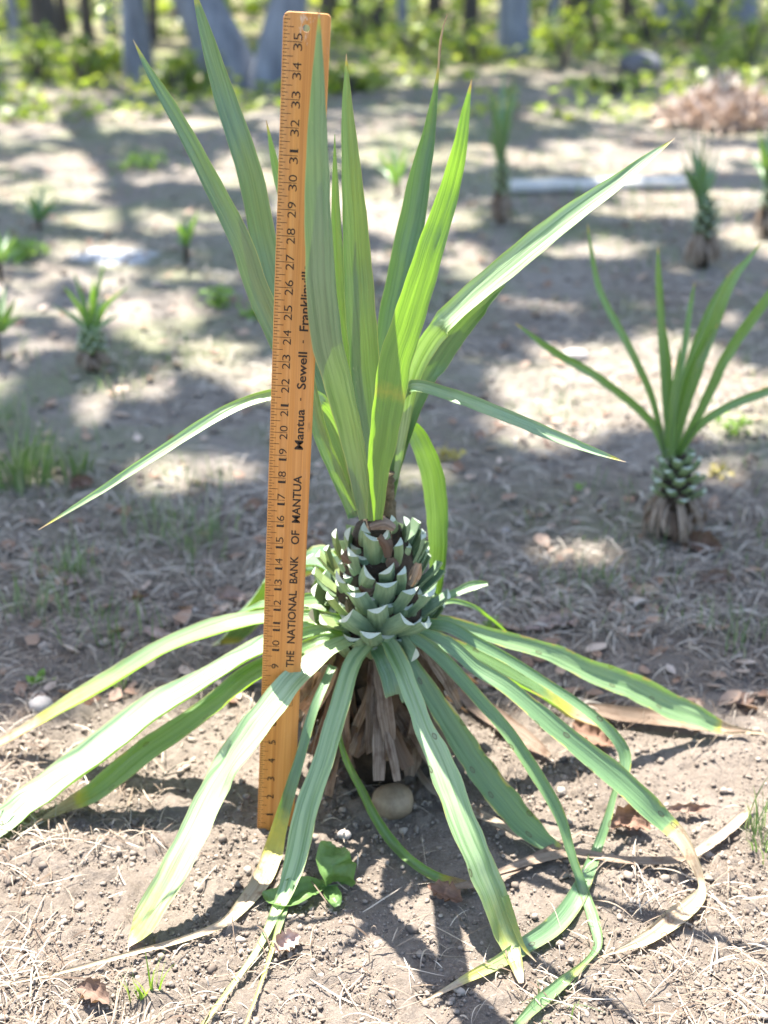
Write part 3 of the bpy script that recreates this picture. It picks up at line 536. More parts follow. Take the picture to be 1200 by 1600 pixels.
ST = [(570, 160, 570, 240, 85), (610, 215, 620, 365, 88), (668, 195, 672, 260, 70), (742, 235, 718, 350, 78), (705, 105, 705, 160, 50), (775, 122, 752, 225, 52), (862, 200, 780, 365, 55),
      (482, 180, 510, 270, 68), (412, 190, 455, 300, 55), (505, 285, 550, 395, 72), (372, 272, 440, 400, 60), (340, 300, 480, 430, 62), (320, 385, 430, 480, 60), (442, 415, 505, 490, 80), (580, 395, 562, 455, 88),
      (680, 380, 680, 435, 80), (768, 385, 742, 495, 75), (680, 452, 660, 545, 100), (945, 335, 800, 475, 60), (800, 485, 722, 580, 90), (385, 520, 480, 600, 90), (532, 510, 600, 600, 100), (640, 588, 642, 655, 108),
      (472, 627, 580, 690, 112), (592, 708, 605, 742, 110), (768, 637, 665, 685, 112), (892, 497, 780, 600, 90), (985, 505, 860, 590, 80), (872, 657, 770, 692, 100), (310, 475, 400, 555, 70), (360, 640, 450, 660, 70),
      (960, 385, 850, 480, 60), (300, 610, 400, 640, 70), (820, 800, 770, 740, 70)]
def on_cyl(px, py, R):
    Y = TRY - R * 0.9
    for _ in range(8):
        p = at(px, py, Y); dx = p.x - TRX; Y = TRY - math.sqrt(max(R * R - dx * dx, 0)) + max(abs(dx) - R, 0) * 0.3
    return at(px, py, Y)
for k, (a, b, c, d, w) in enumerate(ST):
    h = (b - 160) / 560.0
    Rt = 0.040 + 0.053 * min(max(h, 0), 1) ** 0.7; Rb = 0.020 + 0.040 * min(max(h, 0), 1)
    pt = on_cyl(400 + a / 3.333, 780 + b / 3.333, Rt); pb = on_cyl(400 + c / 3.333, 780 + d / 3.333, Rb)
    pb = pb - (pt - pb).normalized() * 0.012
    pt = pt + (pt - pb).normalized() * 0.004 + Vector((random.uniform(-1, 1), 0, random.uniform(-1, 1))) * 0.0015
    stub(pb, pt, w * random.uniform(1.0, 1.2) / 3.333 * depth(pt) / F, random.uniform(0.006, 0.0085), 0.08 + 0.6 * (a < 430) + 0.25 * random.random() * (b < 300), seed=k)
rs = random.Random(12)
for k in range(46):                                                # shorter ones filling the near side
    a = rad(190 + 160 * ((k * 0.618) % 1)); z = 0.185 + 0.125 * (k / 45); h = (0.33 - z) / 0.15
    d = Vector((math.cos(a), math.sin(a), 0)); c = Vector((TRX, TRY, z)); q = rs.uniform(0.8, 1.0)
    stub(c + d * (0.018 + 0.03 * h), c + d * (0.034 + 0.040 * h) * q + Vector((0, 0, 0.026 * q)), 0.017 + 0.010 * h, 0.0055, random.random() * 0.4, seed=300 + k)
for k in range(34):                                                # the far side
    a = rad(10 + 160 * random.random()); z = 0.17 + 0.13 * (k / 33); h = (0.34 - z) / 0.17
    d = Vector((math.cos(a), math.sin(a), 0)); c = Vector((TRX, TRY, z))
    stub(c + d * (0.02 + 0.03 * h), c + d * (0.038 + 0.055 * h) + Vector((0, 0, 0.035 + 0.01 * (1 - h))), 0.017 + 0.012 * h, 0.008, random.random() * 0.4, seed=100 + k)
rs = random.Random(3)
for k in range(96):                                                # hanging thatch of dead leaves
    a = rs.uniform(0, 2 * math.pi) if k > 52 else rad(rs.uniform(195, 345)); ca, sa = math.cos(a), math.sin(a)
    z0 = rs.uniform(0.09, 0.215); Lh = rs.uniform(0.05, 0.17); z1 = max(z0 - Lh, rs.uniform(0.02, 0.05) + (0.035 if sa < -0.75 else 0)); r0 = rs.uniform(0.046, 0.062); r1 = r0 + rs.uniform(-0.008, 0.085) * min(1, (z0 - z1) / 0.09)
    w = rs.uniform(0.009, 0.021); sd = rs.uniform(-0.04, 0.04)
    P = []
    for t in (0, 0.25, 0.5, 0.75, 1.0):
        r = r0 + (r1 - r0) * (t ** 1.3) + 0.008 * math.sin(t * 3.1); P.append((TRX + ca * r - sa * sd * t, TRY + sa * r + ca * sd * t + 0.18 * max(0.2 - (z0 + (z1 - z0) * t), 0), z0 + (z1 - z0) * t, w * (0.8 + 0.35 * t) if t < 1 else w * rs.uniform(0.5, 1)))
    blade('dead_leaf', P, DEAD, yucca, fold=rs.uniform(-0.4, 0.6), wav=0.012, camf=False, upv=Vector((TRX, TRY, 0)), roll=rs.uniform(-0.6, 0.6), nv=12, nu=4, rag=0.5, seed=200 + k)
for L, w in (([(430, 1090), (455, 1075), (480, 1045)], 22), ([(488, 1100), (505, 1070), (515, 1040)], 26), ([(470, 1110), (492, 1085), (500, 1050)], 20)):
    P = pts([(a, b, w, 1.66) for a, b in L]); _n[0] += 1; blade('dead_leaf', P, DRY, yucca, fold=0.5, nv=14, seed=_n[0], roll=0.3)
# the old flower stalk and brown debris caught in the crown
b = at(606, 815, Ymap(1.75)); e = at(611, 735, Ymap(1.76))
bm = bmesh.new(); V = []; 
FS = simple_mat('old_stalk', (0.10, 0.075, 0.04), (0.30, 0.24, 0.15), 160, 0.9, 1.0, 0.006)
prof = [(0.010 * (1 - 0.35 * t) * (1 + 0.25 * math.sin(t * 40)), t * (e - b).length) for t in np.linspace(0, 1, 14)]
o = lathe('flower_stalk', prof, FS, b.x, b.y, 12, 0.35, yucca, z0=b.z)
for L in ([(578, 824), (600, 818), (617, 826)], [(592, 838), (604, 850), (606, 872)], [(563, 915), (575, 922), (588, 908)], [(610, 872), (612, 880), (622, 886)], [(535, 865), (543, 872), (548, 880)], [(654, 880), (648, 900), (640, 915)]):
    P = pts([(a, b_, 20 if i == 1 else 10, 1.675) for i, (a, b_) in enumerate(L)]); _n[0] += 1
    blade('dead_leaf', P, dead_material('fallen_leaf', (0.16, 0.085, 0.055), (0.32, 0.19, 0.13), (0.1, 0.05, 0.03)) if _n[0] % 99 == 0 else DEAD, yucca, fold=-0.5, nv=8, seed=_n[0])

# ---------------------------------------------------------------- yardstick
IN = 0.0254
RW, RH, RT = 0.0430, 0.9144, 0.005
Pb = Vector(((430 - 600) * 1.592 / F, 1.288, 0)); lean = math.atan2((481 - 600) * 1.215 / F - Pb.x, RH)
Pb.z = gh1(Pb.x, Pb.y) - 0.002
stick = empty('yardstick', Pb); stick.rotation_euler = (0, lean, 0)
tag(stick, 'long wooden yardstick with printed inch numbers standing upright against the yucca', 'yardstick')
def wood_material():
    s = M('varnished_wood'); co = s.n('ShaderNodeTexCoord').outputs['Object']
    g1 = s.noise(s.mapping(co, (260, 260, 3.5)), 1, 5, 0.6, 0.3); g2 = s.noise(s.mapping(co, (900, 900, 14)), 1, 3, 0.6); g3 = s.noise(s.mapping(co, (60, 60, 1.5)), 1, 3)
    c = s.ramp(g1, [(0.3, (0.42, 0.145, 0.022)), (0.55, (0.64, 0.265, 0.052)), (0.75, (0.76, 0.37, 0.095))])
    c = s.mix(s.math('MULTIPLY', g2, 0.5), c, (0.40, 0.17, 0.05))
    c = s.mix(s.ramp(g3, [(0.45, (0, 0, 0)), (0.7, (0.5, 0.5, 0.5))]), c, (0.60, 0.32, 0.13))
    sep = s.n('ShaderNodeSeparateXYZ'); s.l(co, sep.inputs[0])
    worn = s.ramp(s.noise(s.mapping(co, (130, 130, 40)), 1, 5, 0.7), [(0.62, (0, 0, 0)), (0.68, (1, 1, 1))])
    top = s.ramp(sep.outputs[2], [(0.84, (0.06,) * 3), (0.90, (0.7,) * 3)])
    c = s.mix(s.math('MULTIPLY', worn, top), c, (0.62, 0.50, 0.38))
    dirt = s.ramp(s.noise(s.mapping(co, (90, 90, 30), (3, 1, 2)), 1, 4), [(0.66, (0, 0, 0)), (0.74, (1, 1, 1))])
    c = s.mix(s.math('MULTIPLY', dirt, 0.35), c, (0.12, 0.06, 0.03))
    return s.bsdf(c, 0.42, 0.5, s.math('ADD', g1, g2), 0.12, 0.0006)
WOOD = wood_material()
bm = bmesh.new(); r = 0.006; pf = []
corners = [(-RW / 2, 0, 0.001), (RW / 2, 0, 0.001), (RW / 2, RH, 0.0045), (-RW / 2, RH, 0.006)]
for k, (cx, cz, rr) in enumerate(corners):
    sx = 1 if cx > 0 else -1; sz = 1 if cz > 0 else -1; a0 = {(-1, -1): 180, (1, -1): 270, (1, 1): 0, (-1, 1): 90}[(sx, sz)]
    for q in range(7):
        a = rad(a0 + 15 * q); pf.append((cx - sx * rr + rr * math.cos(a), cz - sz * rr + rr * math.sin(a)))
f1 = bm.faces.new([bm.verts.new((x, -RT / 2, z)) for x, z in pf])
ex = bmesh.ops.extrude_face_region(bm, geom=[f1]); bmesh.ops.translate(bm, verts=[v for v in ex['geom'] if isinstance(v, bmesh.types.BMVert)], vec=(0, RT, 0))
bmesh.ops.recalc_face_normals(bm, faces=bm.faces)
me = bpy.data.meshes.new('stick_tmp'); bm.to_mesh(me); bm.free(); tmp = bpy.data.objects.new('stick_tmp', me); COL.objects.link(tmp)
bm = bmesh.new(); bmesh.ops.create_cone(bm, cap_ends=True, segments=32, radius1=0.0034, radius2=0.0034, depth=0.02, matrix=Matrix.Translation((-RW / 2 + 0.83 * IN, 0, 35.47 * IN)) @ Matrix.Rotation(rad(90), 4, 'X'))
mc = bpy.data.meshes.new('hole_tmp'); bm.to_mesh(mc); bm.free(); cut = bpy.data.objects.new('hole_tmp', mc); COL.objects.link(cut)
md = tmp.modifiers.new('b', 'BOOLEAN'); md.object = cut; md.operation = 'DIFFERENCE'; md.solver = 'EXACT'
mb = tmp.modifiers.new('v', 'BEVEL'); mb.width = 0.0006; mb.segments = 2; mb.limit_method = 'ANGLE'; mb.angle_limit = rad(50)
dg = bpy.context.evaluated_depsgraph_get(); dg.update(); m2 = bpy.data.meshes.new_from_object(tmp.evaluated_get(dg))
bpy.data.objects.remove(tmp); bpy.data.objects.remove(cut)
m2.materials.clear(); m2.materials.append(WOOD); m2.name = 'board'; bo = bpy.data.objects.new('board', m2); COL.objects.link(bo); bo.parent = stick
INK = simple_mat('printed_ink', (0.022, 0.014, 0.010), (0.060, 0.034, 0.020), 900, 0.5, 0.1, 0.0002)
GV = []; GF = []
yf = -RT / 2 - 0.00025
def addmesh(V, Fc):
    k = len(GV); GV.extend(V); GF.extend([tuple(i + k for i in f) for f in Fc])
def tick(z, x1, w=0.0005, x0=0.0006):
    X0, X1 = -RW / 2 + x0, -RW / 2 + x1; addmesh([(X0, yf, z - w / 2), (X1, yf, z - w / 2), (X1, yf, z + w / 2), (X0, yf, z + w / 2)], [(0, 1, 2, 3)])
for k in range(1, 288):
    z = k / 8 * IN
    tick(z, (0.70 if k % 8 == 0 else 0.40 if k % 4 == 0 else 0.25 if k % 2 == 0 else 0.16) * IN)
    if k % 8 not in (0, 4) and k > 4: pass
def text(s, z0, z1, x0, x1, bold=0.0, split=0.0):
    """text running up the stick between z0..z1, glyph feet on the right (x1) and tops on the left (x0)"""
    cu = bpy.data.curves.new('t', 'FONT'); cu.body = s; cu.size = 1; cu.offset = bold; cu.resolution_u = 3
    ob = bpy.data.objects.new('t', cu); COL.objects.link(ob); dg = bpy.context.evaluated_depsgraph_get(); dg.update()
    m = bpy.data.meshes.new_from_object(ob.evaluated_get(dg)); V = np.array([v.co[:] for v in m.vertices]); Fc = [tuple(p.vertices) for p in m.polygons]
    bpy.data.objects.remove(ob)
    asc = 0.70 if any(ch in s for ch in 'ABCDEFGHIJKLMNOPQRSTUVWXYZ0123456789') else 0.5
    u = (V[:, 0] - V[:, 0].min()) / (V[:, 0].max() - V[:, 0].min()); v = V[:, 1] / asc
    Z = z0 + u * (z1 - z0); X = x1 + (x0 - x1) * v
    addmesh([(-RW / 2 + a, yf - 0.00008, b) for a, b in zip(X, Z)], Fc)
DW = 0.25
def digit(ch, c):                          # one numeral, centre at c inches
    hw = (0.055 if ch == '1' else DW / 2)
    text(ch, (c - hw) * IN, (c + hw * (0.8 if ch == '1' else 1)) * IN, 0.39 * IN, 0.71 * IN, -0.006)
    if ch == '1': tick((c + 0.02) * IN, 0.712 * IN, 0.0034, 0.69 * IN)
for n in range(1, 36):
    s_ = str(n)
    if len(s_) == 1: digit(s_, n + 0.0)
    else: digit(s_[0], n - 0.175); digit(s_[1], n + 0.175)
for s_, a, b in (('THE', 9.0, 9.82), ('NATIONAL', 10.2, 12.8), ('BANK', 13.15, 14.45), ('OF', 15.0, 15.65), ('MANTUA', 16.0, 18.15)):
    text(s_, a * IN, b * IN, 1.03 * IN, 1.36 * IN, 0.017)
for s_, a, b in (('Mantua', 19.3, 21.05), ('Sewell', 21.9, 23.45), ('Franklinville', 24.3, 26.95)):
    text(s_, a * IN, b * IN, 1.02 * IN, 1.36 * IN, 0.017)
for z in (21.47, 23.87): addmesh([(-RW / 2 + 1.17 * IN, yf, z * IN - 0.0015), (-RW / 2 + 1.21 * IN, yf, z * IN - 0.0015), (-RW / 2 + 1.21 * IN, yf, z * IN + 0.0015), (-RW / 2 + 1.17 * IN, yf, z * IN + 0.0015)], [(0, 1, 2, 3)])
for (a, b, c, d) in ((1.15, 7.0, 1.17, 7.5), (1.36, 7.0, 1.38, 7.5), (1.15, 6.98, 1.38, 7.0), (1.15, 7.5, 1.38, 7.52)):
    addmesh([(-RW / 2 + a * IN, yf, b * IN), (-RW / 2 + c * IN, yf, b * IN), (-RW / 2 + c * IN, yf, d * IN), (-RW / 2 + a * IN, yf, d * IN)], [(0, 1, 2, 3)])
mesh_obj('printed_markings', GV, GF, INK, stick, False)

# ---------------------------------------------------------------- stones
def stone(px, py, wpx, hpx, mat, label, seed=0, flat=0.7, rot=0.0, name='stone', group=None):
    g = onground(px, py + hpx * 0.35); D = depth(g); r = wpx * D / F / 2
    bm = bmesh.new(); bmesh.ops.create_icosphere(bm, subdivisions=4, radius=1)
    rs_ = random.Random(seed); a = [rs_.uniform(0, 6) for _ in range(6)]
    for v in bm.verts:
        c = v.co; k = 1 + 0.07 * math.sin(c.x * 2.3 + a[0]) + 0.06 * math.sin(c.y * 2.7 + a[1]) + 0.05 * math.sin(c.z * 3 + a[2]) + 0.02 * math.sin(c.x * 6 + c.y * 5 + a[3])
        v.co = Vector((c.x * k * r, c.y * k * r * 0.8, c.z * k * r * flat))
    me = bpy.data.meshes.new(name); bm.to_mesh(me); bm.free(); me.polygons.foreach_set('use_smooth', np.ones(len(me.polygons), bool)); me.materials.append(mat)
    o = bpy.data.objects.new(name, me); COL.objects.link(o); o.location = (g.x, g.y, g.z + r * flat * 0.62); o.rotation_euler = (0, 0, rot)
    tag(o, label, 'stone', group); return o
PEB = simple_mat('pebble', (0.22, 0.155, 0.10), (0.38, 0.29, 0.19), 60, 0.5, 0.15, 0.001)
GRS = simple_mat('grey_stone', (0.30, 0.27, 0.25), (0.42, 0.39, 0.36), 40, 0.8, 0.4, 0.002)
G = 'stones lying on the soil'
stone(612, 1249, 76, 46, PEB, 'smooth tan pebble at the foot of the brown thatch of the large yucca', 1, 0.62, 0.2, group=G)
stone(64, 1100, 36, 34, GRS, 'round pale grey stone on shaded soil below the left drooping leaf', 2, 0.9, group=G)
stone(1010, 922, 42, 24, PEB, 'flat tan stone on the soil right of the plant, in front of the smaller yucca', 3, 0.5, group=G)
stone(538, 1302, 22, 18, GRS, 'small dark angular stone just left of the tan pebble', 4, 0.7, group=G)
stone(790, 828, 18, 12, GRS, 'tiny white stone on bare soil right of the bent down leaf', 5, 0.6, group=G)
stone(898, 553, 42, 22, GRS, 'pale stone in the sunny patch left of the smaller yucca', 6, 0.5, group=G)
stone(300, 955, 26, 14, GRS, 'small pale stone on the soil left of the yardstick', 7, 0.5, group=G)
stone(1000, 103, 70, 40, simple_mat('dark_boulder', (0.10, 0.10, 0.12), (0.2, 0.2, 0.22), 6, 0.9), 'dark grey boulder at the edge of the woods beside the brush pile', 8, 0.6, name='boulder')

# ---------------------------------------------------------------- dead ribbons, fallen leaves on the soil
def loose(name, L, mat, label, cat, group=None, **k):
    P = pts([(a, b, w, 9) for a, b, w in L]); o = blade(name, [(x, y, z + 0.002, w) for x, y, z, w in P], mat, None, **k)
    c = Vector(P[0][:3]); o.data.transform(Matrix.Translation(-c)); o.location = c; tag(o, label, cat, group); return o
G = 'dry strap leaves lying on the soil'
k = dict(lean=0.7, fold=0.3, nv=40)
loose('dry_leaf', [(770, 1368, 6), (830, 1348, 14), (900, 1335, 12), (960, 1345, 11), (1020, 1348, 12), (1060, 1346, 11), (1075, 1340, 3)], DRY, 'long pale dry leaf strip lying sideways in front of the plant', 'dry leaf', G, seed=301, **k)
loose('dry_leaf', [(1060, 1352, 4), (1090, 1333, 14), (1130, 1305, 16), (1160, 1278, 14), (1178, 1258, 3)], DRY, 'short dry leaf strip slanting up right beyond the bent drooping leaf', 'dry leaf', G, seed=302, **k)
loose('dry_leaf', [(880, 1106, 5), (930, 1112, 18), (985, 1121, 24), (1050, 1128, 22), (1110, 1140, 14), (1165, 1143, 4)], DRY, 'tan dry leaf lying under the right hand spotted leaf', 'dry leaf', G, seed=303, **k)
loose('dry_leaf', [(700, 1388, 5), (740, 1384, 13), (800, 1362, 15), (860, 1330, 12), (910, 1300, 4)], DRY, 'grey dry leaf strip running under the spotted dark green leaf', 'dry leaf', G, seed=304, **k)
loose('dry_leaf', [(640, 1180, 4), (670, 1230, 12), (720, 1262, 14), (780, 1290, 12), (810, 1310, 3)], DRY, 'narrow dry leaf curving away from the thatch behind the pebble', 'dry leaf', G, seed=305, **k)
loose('dry_leaf', [(690, 1045, 4), (730, 1090, 26), (780, 1130, 30), (830, 1165, 24), (860, 1185, 6)], DEAD, 'broad brown dead leaf in the shade under the right drooping leaves', 'dry leaf', G, seed=306, **k)
BRN = dead_material('brown_leaf', (0.15, 0.085, 0.06), (0.29, 0.18, 0.13), (0.09, 0.05, 0.035))
PNK = dead_material('pinkish_leaf', (0.34, 0.24, 0.20), (0.52, 0.41, 0.36), (0.22, 0.13, 0.10))
G = 'fallen tree leaves on the soil'
for L, m, lab in (([(955, 1295, 8), (975, 1285, 36), (1000, 1290, 30), (1015, 1300, 4)], BRN, 'brown curled tree leaf between two green leaves right of the plant'),
                  ([(1065, 838, 6), (1085, 850, 30), (1110, 856, 26), (1130, 860, 4)], BRN, 'reddish brown leaf at the foot of the smaller yucca'),
                  ([(668, 1385, 4), (690, 1395, 26), (712, 1405, 22), (722, 1410, 4)], BRN, 'dark red leaf scrap beside the curled thin green leaf tip'),
                  ([(430, 1490, 4), (440, 1480, 26), (458, 1470, 24), (468, 1464, 5)], PNK, 'pinkish brown crumpled leaf in front of the yardstick'),
                  ([(120, 1545, 6), (140, 1550, 30), (158, 1560, 26), (170, 1570, 5)], PNK, 'pale crumpled leaf at the bottom left of the ground'),
                  ([(335, 940, 4), (350, 932, 22), (372, 935, 18), (385, 938, 4)], PNK, 'pale pinkish leaf left of the yardstick in the shade'),
                  ([(225, 985, 4), (240, 990, 14), (262, 1000, 14), (275, 1006, 3)], PNK, 'whitish dry leaf lying behind the upper left drooping leaf'),
                  ([(820, 985, 4), (850, 978, 18), (890, 970, 22), (900, 980, 5)], PNK, 'tan leaf on the soil above the right hand drooping leaf'),
                  ([(1095, 910, 4), (1115, 905, 20), (1135, 905, 18), (1150, 908, 4)], PNK, 'pink tinted leaf on the soil at the right edge behind the plant'),
                  ([(1040, 1270, 5), (1060, 1266, 12), (1085, 1268, 14), (1110, 1262, 4)], PNK, 'small pale leaf scrap beside the tip of the long spotted leaf'),
                  ([(895, 1130, 5), (915, 1145, 30), (945, 1160, 26), (960, 1168, 5)], BRN, 'dark brown leaf in the shade under the right drooping leaves'),
                  ([(85, 900, 4), (100, 905, 16), (118, 908, 14), (128, 912, 4)], PNK, 'small tan leaf in the left background grass'),
                  ([(110, 765, 4), (120, 758, 18), (135, 755, 16), (146, 752, 4)], BRN, 'orange brown leaf in the left background')):
    loose('fallen_leaf', L, m, lab, 'fallen leaf', G, fold=0.9, nv=14, wav=0.12, lean=0.5, rag=2.5, seed=len(lab))

# broken green sprig in front of the thatch
GL = M('broad_leaf'); uvn = GL.n('ShaderNodeUVMap').outputs[0]; nn = GL.noise(GL.mapping(uvn, (160, 160, 1)), 1, 4)
GLM = GL.bsdf(GL.ramp(nn, [(0.3, (0.085, 0.165, 0.045)), (0.7, (0.15, 0.26, 0.08))]), 0.45, 0.5, nn, 0.3, 0.002, 0.3, (0.25, 0.42, 0.05))
g = onground(505, 1390); sprig = empty('weed_sprig', g); tag(sprig, 'broken sprig with broad green leaves lying on the soil in front of the thatch', 'weed')
def lf(L, zs, root, mat=GLM, fold=0.5, **k):
    P = []
    for (a, b, w), z in zip(L, zs):
        p = onground(a, b, z); P.append((p.x, p.y, p.z, w * depth(p) / F))
    _n[0] += 1; return blade('leaf', P, mat, root, fold=fold, nv=18, seed=_n[0], wav=0.05, **k)
lf([(520, 1382, 20), (527, 1370, 50), (522, 1350, 54), (520, 1332, 46), (526, 1322, 20)], [0.006, 0.02, 0.035, 0.036, 0.03], sprig, lean=0.5)
lf([(510, 1384, 8), (480, 1388, 32), (455, 1398, 40), (430, 1402, 28), (410, 1394, 4)], [0.008, 0.014, 0.016, 0.014, 0.01], sprig, lean=0.6)
lf([(512, 1386, 8), (518, 1396, 24), (524, 1408, 22), (528, 1418, 6)], [0.006, 0.01, 0.012, 0.006], sprig, lean=0.6)
P = [tuple(onground(a, b, z)) + (0.0022,) for a, b, z in ((548, 1380, 0.006), (520, 1384, 0.008), (500, 1386, 0.008))]; blade('stem', P, GLM, sprig, nv=8, nu=3, seed=5)

# bright green grass clump bottom left
def clump(px, py, n, hpx, label, mat, cat='grass tuft', spreadpx=20, wpx=5, lean_=0.5, name='grass_tuft', group='grass tufts', seed=0):
    rs_ = random.Random(seed); g = onground(px, py); root = empty(name, g); tag(root, label, cat, group); s_ = depth(g) / F
    V = []; Fc = []
    for _ in range(n):
        a = rs_.uniform(0, 6.28); r = rs_.uniform(0, spreadpx) * s_; b = g + Vector((math.cos(a) * r, math.sin(a) * r, -0.002)); h = rs_.uniform(0.5, 1) * hpx * s_; ln = rs_.uniform(0.1, lean_); w = wpx * s_ * 0.5 * rs_.uniform(0.5, 1)
        d = Vector((math.cos(a + rs_.uniform(-1, 1)), math.sin(a + rs_.uniform(-1, 1)), 0)); sd = Vector((-d.y, d.x, 0)).lerp(Vector((1, 0, 0)), 0.5).normalized(); k0 = len(V)
        for i in range(7):
            t = i / 6; c = b + d * (ln * t * t * h) + Vector((0, 0, h * t * (1 - 0.25 * ln * t))); ww = w * (1 - t ** 2) + 0.0001; V += [tuple(c - sd * ww), tuple(c + sd * ww)]
        Fc += [(k0 + 2 * i, k0 + 2 * i + 1, k0 + 2 * i + 3, k0 + 2 * i + 2) for i in range(6)]
    o = mesh_obj('blades', V, Fc, mat); child(o, root); return root
GB = island_mat('fresh_grass', [(0, (0.12, 0.24, 0.03)), (0.7, (0.22, 0.36, 0.06)), (1, (0.45, 0.42, 0.15))], 0.45, 0.4, None, 0.35, [(0, (0.3, 0.5, 0.03)), (1, (0.45, 0.6, 0.08))])
clump(228, 1560, 22, 90, 'small bright green grass tuft on the straw at the lower left', GB, spreadpx=26, wpx=5, seed=1)
clump(1190, 1330, 34, 60, 'fine greyish grass tuft at the right edge beside the dry leaf strips', GRM, spreadpx=30, wpx=3, seed=2, lean_=1.0)
clump(850, 1560, 12, 60, 'sparse grass blades behind the lowest right leaf tip', GRM, spreadpx=60, wpx=3, seed=3, lean_=1.0)
clump(180, 1075, 30, 60, 'pale green grass tuft under the upper left drooping leaf', GRM, spreadpx=26, wpx=3, seed=4, lean_=0.8)
clump(105, 905, 36, 50, 'dark green grass tuft in the left middle distance', GRM, spreadpx=26, wpx=5, seed=5, lean_=0.8)
clump(30, 760, 60, 110, 'tall green weed clump at the left edge of the clearing', GRM, spreadpx=50, wpx=6, seed=6, lean_=0.6)
clump(120, 745, 40, 70, 'green grass clump just right of the tall clump at the left edge', GRM, spreadpx=30, wpx=5, seed=7, lean_=0.6)
# broadleaf weeds
WM = island_mat('weed_leaf', [(0, (0.12, 0.22, 0.04)), (1, (0.22, 0.34, 0.07))], 0.5, 0.4, None, 0.35, [(0, (0.3, 0.5, 0.04)), (1, (0.4, 0.6, 0.1))])
def weed(px, py, wpx, hpx, n, spx, label, seed=0, mat=WM, name='weed', cat='weed', group='low green weeds in the clearing'):
    g = onground(px, py); s_ = depth(g) / F; root = empty(name, g); tag(root, label, cat, group)
    r_ = np.random.default_rng(seed); X = g.x + r_.normal(0, 0.4, n) * wpx * s_; Y = g.y + r_.normal(0, 0.4, n) * wpx * s_; Z = g.z + r_.random(n) * hpx * s_ + 0.004
    V, Fc = leaf_cards(X, Y, Z, r_.uniform(0.6, 1.1, n) * spx * s_, 1.5, 0.3, 0.6); o = mesh_obj('foliage', V, Fc, mat); child(o, root)
    return root
weed(345, 480, 36, 30, 70, 16, 'bright green weed left of the yardstick in the middle distance', 1)
weed(395, 500, 22, 22, 36, 14, 'smaller bright green weed close to the left side of the yardstick', 2)
weed(65, 1070, 16, 10, 14, 18, 'tiny green seedling beside the round grey stone', 3)
weed(700, 720, 26, 16, 40, 12, 'yellowish moss like weed right of the bent down leaf', 4, island_mat('yellow_weed', [(0, (0.32, 0.26, 0.06)), (1, (0.45, 0.38, 0.1))]))
weed(1125, 745, 26, 14, 40, 12, 'yellowish moss like weed right of the smaller yucca', 5, island_mat('yellow_weed_b', [(0, (0.32, 0.26, 0.06)), (1, (0.45, 0.38, 0.1))]))
weed(760, 985, 26, 6, 10, 24, 'flat green weed leaves behind the right drooping leaves', 6)
weed(905, 765, 14, 8, 10, 14, 'tiny bright seedling left of the smaller yucca', 7)
weed(1150, 680, 30, 24, 50, 14, 'low green weed in the sunny patch at the right', 8)
weed(40, 405, 36, 24, 60, 16, 'low green weed in the far left clearing', 9)
weed(230, 262, 60, 20, 80, 12, 'green weed patch in the sunny strip at the upper left', 10)

# ---------------------------------------------------------------- the other yuccas
def small_yucca(label, base, stem, leaves, Yb, tone=0.3, stubs=True, seed=0, stemmat=None, wstem=40):
    """base px, stem: py of base and py of crown; leaves: lists of (px,py,w, dY)"""
    g = onground(base[0], base[1]); root = empty('yucca_plant', g); tag(root, label, 'yucca', 'yucca plants growing in the clearing')
    s_ = depth(g) / F; hs = (base[1] - stem) * s_ * 1.12; r = wstem * s_ / 2; rs_ = random.Random(seed)
    def f(px, py, dY): return at(px, py, g.y + dY)
    n = 0
    for Lf in leaves:
        P = []
        for (a, b, w, dY) in Lf:
            p = f(a, b, dY)
            P.append((p.x, p.y, max(p.z, 0.01), 0.82 * w * depth(p) / F))
        n += 1; o = blade('leaf', P, LEAF, root, tone=tone if len(Lf[0]) < 5 else 0.5, fold=0.4, nv=22, nu=5, seed=seed * 40 + n, dry=[(0, 0), (0.95, 0), (1, 0.8)], lean=0.2)
    lathe('trunk', [(r * 0.5, -0.01), (r * 0.55, hs * 0.3), (r * 0.6, hs * 0.7), (r * 0.3, hs * 1.0)], CORE, g.x, g.y, 14, 0.25, root, z0=g.z)
    if stubs:
        for k in range(34):
            a = k * 2.39996; t = 0.46 + 0.50 * k / 34; d = Vector((math.cos(a), math.sin(a), 0)); c = Vector((g.x, g.y, g.z + hs * t)); h = (t - 0.46) / 0.5; q = r * (0.85 + 0.25 * math.sin(h * 2.2 + 0.6) - 0.45 * h)
            stub(c + d * q * 0.55, c + d * (q + rs_.uniform(0.0, 0.008)) + Vector((0, 0, 0.014 + 0.01 * h)), r * rs_.uniform(0.36, 0.5), 0.005, rs_.uniform(0.2, 0.7), root, seed=k)
        for k in range(34):
            a = k * 2.4 + 0.4; t0 = rs_.uniform(0.3, 0.55); P = []; fl = rs_.uniform(0.3, 0.75); z1_ = rs_.uniform(0.0, 0.2)
            for t in (0, 0.35, 0.7, 1.0):
                rr = r * (0.6 + fl * math.sin(t * 2.0)); P.append((g.x + math.cos(a + t * 0.2) * rr, g.y + math.sin(a + t * 0.2) * rr, g.z + hs * (t0 + (z1_ - t0) * t) + 0.006, r * rs_.uniform(0.14, 0.26)))
            blade('dead_leaf', P, DRY, root, camf=False, upv=Vector((g.x, g.y, 0)), nv=9, nu=3, seed=k, fold=0.6, roll=rs_.uniform(-0.6, 0.6))
    return root
